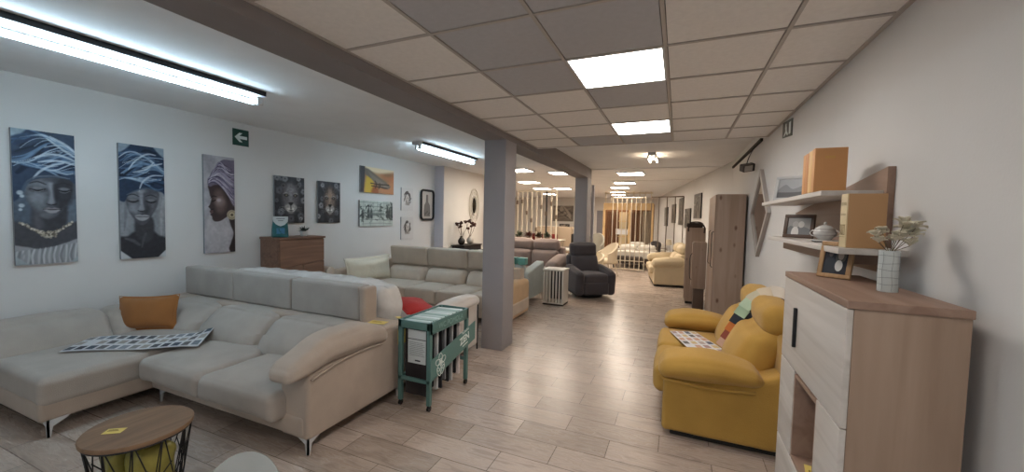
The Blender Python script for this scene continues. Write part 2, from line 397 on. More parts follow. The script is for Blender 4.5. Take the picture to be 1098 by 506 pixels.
far = [(-1.15, 10.3, 'nearest rear ceiling panel right of the second column'), (-1.62, 12.9, 'second rear ceiling panel above the bed area'), (-2.03, 14.85, 'third rear ceiling panel above the bed area'), (-2.45, 17.4, 'fourth rear ceiling panel above the bed area'), (-2.7, 19.3, 'farthest rear ceiling panel above the bed area'),
       (-2.78, 9.8, 'rear ceiling panel beside the beam just left of the second column'), (-4.6, 12.2, 'rear ceiling panel above the rod divider'), (-3.7, 9.0, 'rear ceiling panel nearest the right side of the grey column'), (-5.1, 15.0, 'rear ceiling panel beyond the rod divider'), (-4.25, 15.0, 'rear ceiling panel above the plants'), (-4.0, 17.6, 'small rear ceiling panel left of the second column'), (-5.9, 18.5, 'farthest rear ceiling panel over the dining corner'), (-7.6, 14, 'rear ceiling panel in the hidden left corner')]
for x, y, lab in far:
    t = thing('ceiling_panel_light', lab, 'ceiling light', (x, y, ZC), group='warm rear ceiling panels')
    MB().box(x-.3, x+.3, y-.3, y+.3, ZC-.02, ZC-.003).build('diffuser', emis('panel_far', *L_FAR), t)
    f = MB()
    for a in ((-.33, -.3, -.33, .33), (.3, .33, -.33, .33), (-.3, .3, -.33, -.3), (-.3, .3, .3, .33)): f.box(x+a[0], x+a[1], y+a[2], y+a[3], ZC-.03, ZC)
    f.build('frame', M_steel, t)

# ------------------------------------------------------------------ seating
def qbox(x0, x1, y0, y1, z0, z1, **k):
    return dict(c=((x0+x1)/2, (y0+y1)/2, (z0+z1)/2), sz=(x1-x0, y1-y0, z1-z0), **k)
def cush(name, par, mt, box, r=.05, puff=(0, 0, 0), fn=None, M=None, n=10, wr_=.004, seed=0, crown=None):
    x0, x1, y0, y1, z0, z1 = box; w = wrinkle(wr_, 6, seed)
    ca, cm, cd = crown or (0, 0, 0)
    def cf(v, u):
        if crown: v = v.copy(); v[cm] -= cd*abs(u[ca])**7*(1 if cd > 0 else 1)
        return v
    g = (lambda v, u: w(cf(fn(v, u), u), u)) if fn else (lambda v, u: w(cf(v, u), u))
    mb = MB(); mb.rbox(((x0+x1)/2, (y0+y1)/2, (z0+z1)/2), (x1-x0, y1-y0, z1-z0), r=r, puff=puff, n=n, k=4, fn=g, M=M)
    return mb.build(name, mt, par)
def blade_leg(name, par, x, y, h, sx=1, sy=1, mt=None):
    mb = MB(); mb.prism([(x, y, h), (x-.12*sx, y, h), (x-.10*sx, y, h-.015), (x-.03*sx, y, h-.05), (x-.018*sx, y, 0), (x, y, 0)], (0, .012*sy, 0))
    mb.prism([(x, y, h), (x, y+.12*sy, h), (x, y+.10*sy, h-.015), (x, y+.03*sy, h-.05), (x, y+.018*sy, 0), (x, y, 0)], (-.012*sx, 0, 0))
    return mb.build(name, mt or M_chr, par)
M_greige = fabric('sofa_greige', '#aea59c')
M_beige = fabric('sofa_beige_piping', '#b6a698')
M_greyf = fabric('sofa_headrest_grey', '#aaa39c')
def sofa1():
    t = thing('corner_sofa', 'large greige corner sofa with a return along the left wall and three tall headrests', 'sofa', (-3.75, 2.2, 0))
    S = M_greige; B = M_beige
    # frame rails
    MB().rbox((-3.28, 2.32, .19), (2.0, .98, .15), r=.03, n=6).rbox((-4.72, 1.86, .19), (1.24, 1.36, .15), r=.03, n=6).build('base', B, t)
    # seats
    cush('seat', t, S, (-5.0, -4.09, 1.18, 2.5, .235, .445), r=.05, puff=(0, .0, .02), seed=1, crown=(0, 2, .015))
    cush('seat', t, S, (-4.085, -3.285, 1.72, 2.5, .235, .43), r=.055, puff=(0, .01, .025), seed=2, crown=(0, 2, .022))
    cush('seat', t, S, (-3.28, -2.46, 1.72, 2.5, .235, .43), r=.055, puff=(0, .01, .025), seed=3, crown=(0, 2, .022))
    # back frame
    cush('back_frame', t, B, (-5.3, -2.28, 2.56, 2.87, .13, .69), r=.03, n=8)
    # lower back cushions, leaning, with rounded cheeks
    def lean(v, u): return v + Vector((0, .11*(u[2]) - .04*(1-u[2]**2), -.03*(u[0]**4)*(u[2] > 0)))
    for i, (a, b) in enumerate(((-5.12, -4.36), (-4.355, -3.475), (-3.47, -2.5))):
        cush('back_cushion', t, S, (a+.006, b-.006, 2.36, 2.60, .38, .685), r=.04, puff=(0, .045, .012), fn=lean, seed=4+i, crown=(0, 1, -.05))
    for i, (a, b) in enumerate(((-5.22, -4.365), (-4.36, -3.475), (-3.47, -2.60))):
        h = cush('headrest', t, M_greyf, (a+.004, b-.004, 2.655, 2.81, .695, 1.005), r=.02, puff=(0, .012, .006), seed=8+i, wr_=.002)
    # headrest side facing in beige
    cush('headrest_side', t, B, (-2.602, -2.53, 2.655, 2.815, .66, 1.0), r=.025, wr_=.001)
    # return back along the wall
    def leanx(v, u): return v + Vector((-.09*u[2]+.02, 0, 0))
    cush('back_cushion', t, S, (-5.27, -4.98, 1.0, 1.93, .36, .68), r=.085, puff=(.03, 0, .02), fn=leanx, seed=12)
    cush('back_cushion', t, S, (-5.27, -4.98, 1.92, 2.52, .36, .67), r=.085, puff=(.02, 0, .01), fn=leanx, seed=13)
    cush('back_frame', t, B, (-5.38, -5.15, 1.0, 2.6, .13, .52), r=.03)
    # right arm: body panel and long drooping arm pillow
    cush('arm_panel', t, B, (-2.52, -2.25, 1.84, 2.88, .10, .56), r=.03, n=8, wr_=.002,
         fn=lambda v, u: v+Vector((0, 0, (.0 if u[2] < 0 else .12*max(0, (u[1]+1)/2)))))
    def armf(v, u):
        y = u[1]; z = v.z
        tp = 1-.55*max(0, -y-.35)**1.2 - .55*max(0, y-.55)
        v = Vector((v.x*(1-.12*max(0, -y)), v.y, v.z*tp + .075*(1-y*y) + .05*(y+1)/2 - .055))
        return v + Vector((.012*math.sin(y*7), 0, 0))
    cush('arm_pillow', t, fabric('sofa_arm_beige', '#b6a89b'), (-2.46, -2.20, 1.68, 2.60, .56, .735), r=.07, puff=(.012, 0, .02), fn=armf, seed=20, n=14)
    pts = [(-2.238, 1.86+.69*i/14, .525+.035*math.sin(PI*i/14)+.05*i/14) for i in range(15)]
    MB().tube(pts, .009).build('piping', B, t)
    for x, y, sx, sy in ((-2.26, 1.85, 1, 1), (-4.10, 1.22, 1, 1), (-4.06, 1.86, -1, 1), (-2.3, 2.84, 1, -1), (-5.25, 2.8, -1, -1)):
        blade_leg('leg', t, x, y, .125, sx, sy)
    return t
sofa1()

def plastic(): return mat('plastic_film', '#dcd8d4', rough=.22, bump=.6, bscale=14, spec=.6, var=.08, vscale=9)
def sofa3():
    t = thing('plastic_wrapped_sofa', 'sofa wrapped in white plastic film standing back to back behind the greige corner sofa', 'sofa', (-3.5, 3.6, 0))
    C = fabric('sofa_cream_side', '#d4cbc2'); P = plastic()
    cush('base', t, C, (-4.85, -2.3, 2.95, 4.2, .08, .42), r=.04)
    cush('seat', t, C, (-4.7, -2.55, 3.3, 4.22, .38, .48), r=.05, puff=(0, 0, .02))
    def bf(v, u): return v + Vector((0, 0, -.10*max(0, u[0]-.75)*4*.5)) 
    cush('wrapped_back', t, P, (-4.88, -2.56, 2.92, 3.25, .35, .975), r=.10, puff=(0, .02, .02), n=24, wr_=.035, fn=bf, seed=3)
    cush('arm', t, C, (-2.49, -2.25, 2.95, 4.28, .05, .555), r=.04, fn=lambda v, u: v+Vector((0, 0, .06*max(0, u[2]))))
    cush('arm_pillow', t, fabric('sofa_cream_light', '#ded6ce'), (-2.49, -2.24, 3.62, 4.34, .545, .665), r=.07, puff=(.01, 0, .03), seed=9)
    cush('arm', t, C, (-4.9, -4.7, 2.95, 4.25, .05, .62), r=.05)
    MB().bb(-2.262, -2.246, 4.262, 4.278, 0, .56, .003).build('edge_trim', M_black, t)
    return t
sofa3()
# loose film hanging over the right end of the wrapped back, and the yellow tags
def tagcard(label, c, M, w=.09, h=.06, tx=None):
    t = thing('price_tag', label, 'price tag', c)
    MB().box(-w/2, w/2, -h/2, h/2, 0, .0015, M=M).build('card', mat('tag_yellow', '#dcc46a', rough=.6), t)
    mb = MB(); r_ = random.Random(hash(label) & 255)
    for i in range(2):
        x = -w*.38; 
        mb.box(x, x+w*(.5+.2*((i*7) % 3)/2), h*(.22-.2*i)-.003, h*(.22-.2*i)+.003, .0016, .002, M=M)
    mb.build('printed_lines', mat('tag_ink', '#7a6420'), t)
    return t
tagcard('yellow price card lying on the back of the greige sofa below its right headrest', (-2.45, 2.72, .71), T(-2.42, 2.70, .695, 0, 0, .2), .16, .09)
tagcard('yellow price card on the plastic-wrapped sofa, behind the green cart', (-2.36, 2.98, .74), T(-2.36, 2.98, .66, -.2, .3, .1), .15, .09)
tagcard('yellow tag hanging at the rear corner beside the green cart', (-2.235, 2.84, .55), T(-2.235, 2.80, .57, R(90), 0, R(80)), .10, .13)
# red cushion
def pillow(name, label, c, w, h, d, M, mt, seed=0, cat='cushion', seam=None):
    t = thing(name, label, cat, c)
    def fn(v, u):
        e = max(abs(u[0]), abs(u[2])); k = 1-.10*(1-u[2]**2)*abs(u[0]) 
        x = v.x*(1-.07*(1-abs(u[2])**2)*abs(u[0])); z = v.z*(1-.09*(1-abs(u[0])**2)*abs(u[2]))
        th = (1-abs(u[0])**3.5)*(1-abs(u[2])**3.5)
        return Vector((x, v.y*(.12+.88*th), z)) + Vector((nz(v+Vector((seed, 0, 0)), 9, .008), nz(v+Vector((seed, 4, 0)), 8, .012*th), 0))
    mb = MB(); mb.rbox((0, 0, 0), (w, d, h), r=d*.35, n=14, k=3, fn=fn)
    mb.v = [M @ v for v in mb.v]
    mb.build('cover', mt, t)
    pts = []
    for a, b in (((-1, -1), (1, -1)), ((1, -1), (1, 1)), ((1, 1), (-1, 1)), ((-1, 1), (-1, -1))):
        for i in range(8):
            u0 = a[0]+(b[0]-a[0])*i/8; u2 = a[1]+(b[1]-a[1])*i/8
            pts.append(M @ Vector((u0*w/2*(1-.07*(1-u2**2)), 0, u2*h/2*(1-.09*(1-u0**2)))))
    MB().tube(pts, .004, closed=True, n=6).build('seam', mt, t)
    return t
pillow('throw_cushion', 'mustard brown cushion leaning in the corner of the greige sofa', (-4.9, 2.2, .45), .545, .35, .15,
       T(-4.86, 2.15, .615, R(-12), R(-2), R(31)), fabric('cushion_mustard', '#9f6a3c', bump=.4), 3)
pillow('throw_cushion', 'red cushion lying on the plastic-wrapped sofa behind the green cart', (-2.7, 3.7, .58), .60, .46, .10,
       T(-2.70, 3.60, .63, R(80), R(8), R(-28)), fabric('cushion_red', '#b5231f', bump=.3), 6)

def swatch_sheet(label, P, nu, nv, cols, bend=None, name='swatch_sheet'):
    """P: 4 corners (a,b,c,d) of the sheet; prints nu x nv squares"""
    a, b, c, d = [Vector(p) for p in P]; cc = (a+b+c+d)/4
    t = thing(name, label, 'swatch sheet', cc)
    def f(u, v, e=0):
        p = a*(1-u)*(1-v)+b*u*(1-v)+c*u*v+d*(1-u)*v
        return p + Vector((0, 0, e + (bend(u, v) if bend else 0)))
    MB().grid(lambda u, v: f(u, v), 24, 8, thick=.0015).build('sheet', mat('card_white', '#d8d8da', rough=.5), t)
    mb = MB(); rn = random.Random(4)
    for i in range(nu):
        for j in range(nv):
            if rn.random() < .08: continue
            u0, u1 = (i+.14)/nu, (i+.86)/nu; v0, v1 = (j+.16)/nv, (j+.84)/nv
            mt = mat('swatch_%s' % cols[(i*3+j*5+i*j) % len(cols)], '#'+cols[(i*3+j*5+i*j) % len(cols)], rough=.8)
            mb.add([f(u0+(u1-u0)*p/3, v0+(v1-v0)*q/2, .003) for p in range(4) for q in range(3)], [(p*3+q, p*3+3+q, p*3+4+q, p*3+1+q) for p in range(3) for q in range(2)], mt)
    mb.build('fabric_squares', None, t)
    return t
GR = ['55585e', '6b6a6a', '8c8a88', '3f444c', '767e86', 'a8a19a', '4a5560', '8f949c']
swatch_sheet('long white sheet of grey fabric swatches spread across the greige sofa seat',
             [(-4.62, 1.45, .462), (-3.80, 2.02, .462), (-4.08, 2.33, .462), (-4.90, 1.75, .462)], 13, 3, GR,
             bend=lambda u, v: .006*math.sin(u*9)+.012+ (.07*max(0, u-.85)/.15*v))

# ---- second corner sofa (greige, behind)
def sofa2():
    t = thing('corner_sofa', 'pale greige corner sofa with headrests against the rear, left of the grey column', 'sofa', (-4.0, 5.4, 0))
    S = fabric('sofa_taupe', '#cabbab'); S2 = fabric('sofa_taupe_light', '#d5c6b6')
    cush('base', t, S, (-5.3, -2.3, 5.22, 6.25, .1, .3), r=.03); cush('base', t, S, (-5.3, -4.15, 4.45, 5.4, .1, .3), r=.03)
    for i, (a, b) in enumerate(((-4.98, -4.1), (-4.095, -3.5), (-3.495, -2.9), (-2.9, -2.5))):
        cush('seat', t, S, (a, b, 5.16, 5.95, .25, .47), r=.03, puff=(0, .005, .01), seed=30+i, crown=(0, 2, .012))
    cush('seat', t, S, (-5.1, -4.15, 4.45, 5.15, .25, .46), r=.05, puff=(0, 0, .02), seed=34)
    xs = (-5.06, -4.21, -3.37, -2.53)
    for i in range(3):
        a, b = xs[i]+.005, xs[i+1]-.005
        cush('back_cushion', t, S2, (a+.02, b, 5.82, 6.08, .42, .69), r=.08, puff=(0, .05, .01), fn=lambda v, u: v+Vector((0, .05*u[2], 0)), seed=36+i, crown=(0, 1, -.05))
        cush('headrest', t, S, (a, b, 5.98, 6.14, .725, 1.06), r=.035, puff=(0, .015, .01), fn=lambda v, u: v+Vector((0, -.02*(1+u[2]), 0)), seed=40+i)
    cush('back_frame', t, S, (-5.3, -2.4, 6.05, 6.25, .1, .78), r=.03)
    cush('back_cushion', t, S, (-5.3, -5.0, 4.5, 5.9, .4, .72), r=.08, puff=(.03, 0, .02), seed=44)
    cush('arm', t, fabric('sofa_warm_lit_side', '#cfb18c'), (-2.54, -2.32, 5.3, 6.3, .03, .60), r=.06, puff=(.01, 0, .02), seed=47)  # right arm fabric coloured orange-cream to paint in the warm light on it
    MB().cyl((-5.25, 4.5, .74), (-4.98, 4.5, .74), .075, n=16).cyl((-5.1, 4.45, .74), (-5.1, 4.66, .7), .05, n=12).build('rolled_arm_end', S, t)
    cush('arm', t, S, (-5.33, -4.85, 4.44, 4.64, .12, .66), r=.06, seed=48)
    return t
sofa2()
pillow('wrapped_cushion', 'long cream cushion wrapped in film, leaning along the left wall on the second sofa', (-4.97, 5.3, .5), 1.08, .46, .2,
       T(-4.93, 5.28, .69, R(-8), 0, R(90)), mat('cream_wrapped', '#d2ccba', rough=.35, bump=.4, bscale=20), 8)

# ---- pale blue-grey armchair with two small boxes
def armchair():
    t = thing('armchair', 'pale blue-grey armchair seen from the side, right of the grey column', 'armchair', (-3.0, 7.1, 0))
    B = fabric('armchair_bluegrey', '#aab3b2')
    cush('seat', t, B, (-3.6, -2.62, 6.78, 7.6, .15, .45), r=.05, puff=(0, 0, .03))
    for x0, x1 in ((-2.68, -2.5), (-3.75, -3.57)):
        cush('arm', t, B, (x0, x1, 6.7, 7.62, .12, .70), r=.035, fn=lambda v, u: v+Vector((0, 0, .07*u[1]*max(0, u[2]))), seed=5)
    cush('back', t, B, (-3.6, -2.6, 6.66, 6.88, .12, .76), r=.06, puff=(0, .02, .0))
    for x in (-3.7, -2.56):
        for y, s in ((6.74, -1), (7.56, 1)):
            MB().cyl((x, y, .14), (x+.02, y+.03*s, 0), .012, .008, n=8).build('leg', M_chr, t)
    return t
armchair()
for i, (x, c, l) in enumerate(((-2.83, '#4f8f8c', 'left'), (-2.64, '#63a09a', 'right'))):
    t = thing('sample_box', 'small teal box on the back of the blue-grey armchair, %s of the two' % l, 'box', (x, 6.78, .755), group='teal boxes on the armchair')
    MB().bb(x-.07, x+.07, 6.70, 6.84, .77, .89, .008).build('box_body', mat('box_teal%d' % i, c, rough=.5), t)
    MB().bb(x-.073, x+.073, 6.697, 6.843, .86, .90, .006).build('lid', mat('box_teal_lid%d' % i, c, rough=.4), t)
# ---- mauve sofa
def sofa4():
    t = thing('three_seat_sofa', 'mauve-brown sofa with raised headrests behind the blue-grey armchair', 'sofa', (-3.6, 8.7, 0))
    S = fabric('sofa_mauve', '#9c8a82')
    cush('base', t, S, (-4.65, -2.45, 8.2, 9.25, .08, .34), r=.04)
    xs = (-4.55, -3.9, -3.25, -2.58)
    for i in range(3):
        a, b = xs[i]+.004, xs[i+1]-.004
        cush('seat', t, S, (a, b, 8.15, 8.95, .3, .48), r=.05, puff=(0, 0, .02), seed=50+i)
        cush('back_cushion', t, S, (a, b, 8.82, 9.08, .42, .88), r=.09, puff=(0, .05, .0), seed=53+i)
        cush('headrest', t, S, (a, b, 8.92, 9.16, .86, 1.13), r=.09, puff=(0, .03, .02), seed=56+i)
    for x0, x1 in ((-4.72, -4.45), (-2.62, -2.36)):
        cush('arm_panel', t, S, (x0+.03, x1-.03, 8.15, 9.2, .06, .55), r=.04)
        cush('arm_pillow', t, S, (x0-.03, x1+.03, 8.05, 9.0, .52, .74), r=.1, puff=(0, 0, .05), fn=lambda v, u: v+Vector((0, 0, .06*u[1])), seed=60)
    cush('back_frame', t, S, (-4.6, -2.5, 9.05, 9.3, .08, .95), r=.04)
sofa4()

# ---- dark recliner
def recliner():
    t = thing('recliner', 'charcoal grey upholstered recliner armchair in front of the second column', 'armchair', (-1.74, 8.40, 0), R(36))
    C = fabric('recliner_charcoal', '#524e52', bump=.3)
    B = lambda *a, **k: None
    def cu(name, box, **k):
        x0, x1, y0, y1, z0, z1 = box; seed = k.pop('seed', 0); fn0 = k.pop('fn', None); w = wrinkle(.005, 6, seed)
        g = (lambda v, u: w(fn0(v, u), u)) if fn0 else w
        mb = MB(); mb.rbox(((x0+x1)/2, (y0+y1)/2, (z0+z1)/2), (x1-x0, y1-y0, z1-z0), n=10, k=4, fn=g, **k); return mb.build(name, C, t, world=False)
    cu('seat', (-.27, .27, -.42, .2, .30, .50), r=.06, puff=(0, 0, .03), seed=1)
    cu('footrest_panel', (-.27, .27, -.44, -.34, .08, .34), r=.04, puff=(0, .02, 0), seed=2)
    for s in (-1, 1):
        cu('arm', (min(s*.26, s*.44), max(s*.26, s*.44), -.42, .34, .07, .60), r=.075, puff=(.02, 0, .02), fn=lambda v, u: v+Vector((0, -.02*u[2], .05*u[1]*max(0, u[2]) + .05*max(0, -u[1]-.6)*(-1))), seed=3+s)
    cu('backrest', (-.30, .30, .12, .36, .42, .86), r=.08, puff=(0, .05, 0), fn=lambda v, u: v+Vector((0, .08*u[2], 0)), seed=6)
    cu('headrest', (-.31, .31, .26, .46, .80, 1.11), r=.08, puff=(0, .04, .01), fn=lambda v, u: v+Vector((0, .03*u[2], 0)), seed=7)
    cu('back_shell', (-.36, .36, .3, .44, .1, .85), r=.06, fn=lambda v, u: v+Vector((0, .05*u[2], 0)), seed=8)
    MB().lathe([(.30, 0), (.31, .02), (.30, .075), (.1, .085)], n=28).build('base', M_black, t, world=False)
recliner()

# ---- cream two seater on the right
def sofa_cream():
    t = thing('two_seat_sofa', 'cream leather-look sofa on the right by the rod divider', 'sofa', (-.22, 11.2, 0), R(8))
    C = mat('cream_upholstery', '#c9b695', rough=.55, var=.06, vscale=5, bump=.12, bscale=90)
    def cu(name, box, **k):
        x0, x1, y0, y1, z0, z1 = box; seed = k.pop('seed', 0); fn0 = k.pop('fn', None); w = wrinkle(.006, 5, seed)
        g = (lambda v, u: w(fn0(v, u), u)) if fn0 else w
        mb = MB(); mb.rbox(((x0+x1)/2, (y0+y1)/2, (z0+z1)/2), (x1-x0, y1-y0, z1-z0), n=10, k=4, fn=g, **k); return mb.build(name, C, t, world=False)
    cu('base', (-.42, .46, -.85, .85, .05, .34), r=.04)
    for y0, y1 in ((-.62, -.01), (.01, .62)):
        cu('seat', (-.5, .2, y0, y1, .28, .48), r=.06, puff=(.01, 0, .025), seed=int(y0*10))
        cu('back_cushion', (.12, .38, y0, y1, .42, .82), r=.09, puff=(.04, 0, 0), fn=lambda v, u: v+Vector((.07*u[2], 0, 0)))
        cu('headrest', (.2, .48, y0, y1, .78, 1.03), r=.09, puff=(.03, 0, .02))
    for s in (-1, 1):
        cu('arm_panel', (-.42, .42, min(s*.66, s*.86), max(s*.66, s*.86), .05, .54), r=.04)
        cu('arm_pillow', (-.47, .3, min(s*.6, s*.92), max(s*.6, s*.92), .5, .70), r=.09, puff=(0, 0, .04), fn=lambda v, u: v+Vector((0, 0, .03*u[0])), seed=s)
    cu('back_frame', (.36, .52, -.8, .8, .06, .92), r=.04)
    MB().bb(-.40, .44, -.83, .83, 0, .06, .01).build('plinth', M_dark, t, world=False)
sofa_cream()

# ---- mustard sofa
def sofa_yellow():
    t = thing('two_seat_sofa', 'mustard yellow two-seat sofa with rounded headrests against the right wall', 'sofa', (.4, 4.0, 0))
    Yl = fabric('sofa_mustard', '#bc944a', bump=.35)
    MB().bb(-.0, .84, 3.22, 4.86, 0, .06, .01).build('plinth', M_dark, t)
    cush('base', t, Yl, (-.04, .86, 3.2, 4.88, .05, .36), r=.035)
    for i, (a, b) in enumerate(((3.38, 4.03), (4.035, 4.68))):
        cush('seat', t, Yl, (-.14, .54, a, b, .24, .465), r=.06, puff=(.015, 0, .02), seed=70+i)
        cush('back_cushion', t, Yl, (.47, .74, a-.015, b+.015, .42, .84), r=.10, puff=(.05, 0, .0), fn=lambda v, u: v+Vector((.09*u[2], 0, 0)), seed=72+i)
        cush('headrest', t, Yl, (.62, .865, a+.01, b-.01, .79, 1.03), r=.085, puff=(.02, 0, .012), fn=lambda v, u: v, seed=74+i)
    for i, (a, b) in enumerate(((3.17, 3.40), (4.66, 4.89))):
        cush('arm_panel', t, Yl, (-.06, .84, a, b, .045, .50), r=.035, n=12,
             fn=lambda v, u: v+Vector((0, 0, .16*max(0, u[0])**1.5*max(0, u[2]))), seed=80+i)
        def af(v, u):
            x = u[0]; return Vector((v.x, v.y*(1-.25*max(0, x)), v.z*(1-.35*max(0, x)**2-.2*max(0, -x-.5))+.035*(1-x*x))) 
        cush('arm_pillow', t, Yl, (-.10, .60, a-.085, b+.075, .455, .605), r=.074, puff=(0, .01, .025), fn=af, seed=82+i, wr_=.007)
        yy = a-.012 if i == 0 else b+.012
        MB().tube([(-.09, yy, .48)]+[(-.05+.6*k/10, yy-.006, .455-.018*math.sin(PI*k/10)) for k in range(11)], .012).build('piping', Yl, t)
    cush('back_frame', t, Yl, (.70, .91, 3.19, 4.87, .05, .84), r=.05, seed=90)
sofa_yellow()
CB = ['7a4f3f', 'c9a08a', '9aa37f', '5c5f70', 'b7a7a0', 'd0b98a', '6e6a66', 'a98e8e']
swatch_sheet('white card of coloured fabric swatches lying on the mustard sofa seat', [(.16, 3.76, .498), (-.04, 4.38, .498), (.20, 4.48, .498), (.46, 3.88, .498)][0:4], 6, 4, CB)
def fan():
    t = thing('swatch_fan', 'strip of coloured fabric samples on a black band draped over the mustard sofa back', 'swatch book', (.5, 3.9, .95))
    path = [(.46, 4.0, .49), (.50, 3.99, .58), (.54, 3.98, .68), (.58, 3.97, .78), (.62, 3.96, .87), (.67, 3.94, .95), (.74, 3.92, 1.0), (.82, 3.9, 1.01), (.885, 3.88, .96)]
    P = cr(path, 5, closed=False); w = .15
    def q(i, s, e=0):
        p = P[i]; d = (P[min(i+1, len(P)-1)]-P[max(i-1, 0)]).normalized(); up = Vector((0, 1, 0)).cross(d)
        if up.z-up.x < 0: up = -up
        wd = (Vector((0, -.72, 0))-up*.62).normalized(); n_ = wd.cross(d); n_ = n_ if n_.y < 0 else -n_
        return p+up*.03+wd*(s*w/2)+n_*(.006+e)
    mb = MB(); n = len(P)
    mb.grid(lambda u, v: q(int(round(u*(n-1))), v*2-1), n-1, 3, thick=.006); mb.build('black_band', M_black, t)
    cols = ['c9a48e', '8c4a3c', 'c2703a', '2b2f38', '9fb59a', 'b7cbb0', 'c8c0a8', 'd8c8b0', 'e0d6c8', 'c9bfb8']
    for k in range(10):
        i0 = int(k*(n-1)/10); i1 = max(i0+2, int((k+1)*(n-1)/10))
        m2 = MB(); m2.grid(lambda u, v: q(min(n-1, int(round(i0+u*(i1-i0)))), -1.1+v*1.6, .006+.014*(1-u)), max(2, i1-i0), 2, thick=.004)
        m2.build('fabric_sample', fabric('sample_'+cols[k], '#'+cols[k]), t)
fan()

# ------------------------------------------------------------------ pictures
def E_(cx, cy, rx, ry, rot=0, n=20):
    c, s = math.cos(rot), math.sin(rot)
    return [(cx+rx*math.cos(t)*c-ry*math.sin(t)*s, cy+rx*math.cos(t)*s+ry*math.sin(t)*c) for t in [2*PI*i/n for i in range(n)]]
def S_(*p, n=5): return [tuple(q)[:2] for q in cr([(a, b, 0) for a, b in p], n)]
def strip(pts, w):
    P = cr([(a, b, 0) for a, b in pts], 5, closed=False); L = []; Rr = []
    for i, p in enumerate(P):
        d = (P[min(i+1, len(P)-1)]-P[max(i-1, 0)]).normalized(); nrm = Vector((-d.y, d.x*.4, 0)); ww = w*math.sin(PI*(i+.6)/(len(P)+.2))
        L.append(tuple(p+nrm*ww)[:2]); Rr.append(tuple(p-nrm*ww)[:2])
    return L+Rr[::-1]
def canvas(name, label, X, y0, y1, z0, z1, shapes, bg, th=.03, side=1, cat='picture', group=None, edge=None, mats_rough=.45, plane=None):
    """side=+1: on the left wall facing +X, u runs towards +Y; side=-1: on the right wall facing -X, u runs towards -Y.
       plane: optional function (u, v, d) -> point for other walls"""
    if plane is None:
        if side == 1: plane = lambda u, v, d: Vector((X+d, y0+u*(y1-y0), z0+v*(z1-z0)))
        else: plane = lambda u, v, d: Vector((X-d, y1-u*(y1-y0), z0+v*(z1-z0)))
    t = thing(name, label, cat, plane(.5, 0, 0), group=group)
    mb = MB(); vs = [plane(u, v, d) for d in (0.002, th) for v in (0, 1) for u in (0, 1)]
    em = mat('canvas_edge', '#8a8c90', rough=.6) if edge is None else edge
    mb.add(vs, [(0, 2, 3, 1), (4, 5, 7, 6), (0, 1, 5, 4), (2, 6, 7, 3), (0, 4, 6, 2), (1, 3, 7, 5)], em)
    mb.build('stretched_canvas', None, t)
    pm = MB(); d = th+.0006
    pm.add([plane(u, v, d) for u, v in ((.0, .0), (1, .0), (1, 1), (.0, 1))], [(0, 1, 2, 3)], mat('print_'+bg, '#'+bg, rough=mats_rough, var=.15, vscale=12))
    for k, (pts, c) in enumerate(shapes):
        d += .00012
        pts = [(max(0, min(1, a)), max(0, min(1, b))) for a, b in pts]
        pm.add([plane(u, v, d) for u, v in pts], [tuple(range(len(pts)))], mat('print_'+c, '#'+c, rough=mats_rough, var=.12, vscale=14))
    o = pm.build('print', None, t)
    bm = bmesh.new(); bm.from_mesh(o.data); bmesh.ops.triangulate(bm, faces=[f for f in bm.faces if len(f.verts) > 4]); bm.to_mesh(o.data); bm.free()
    return t

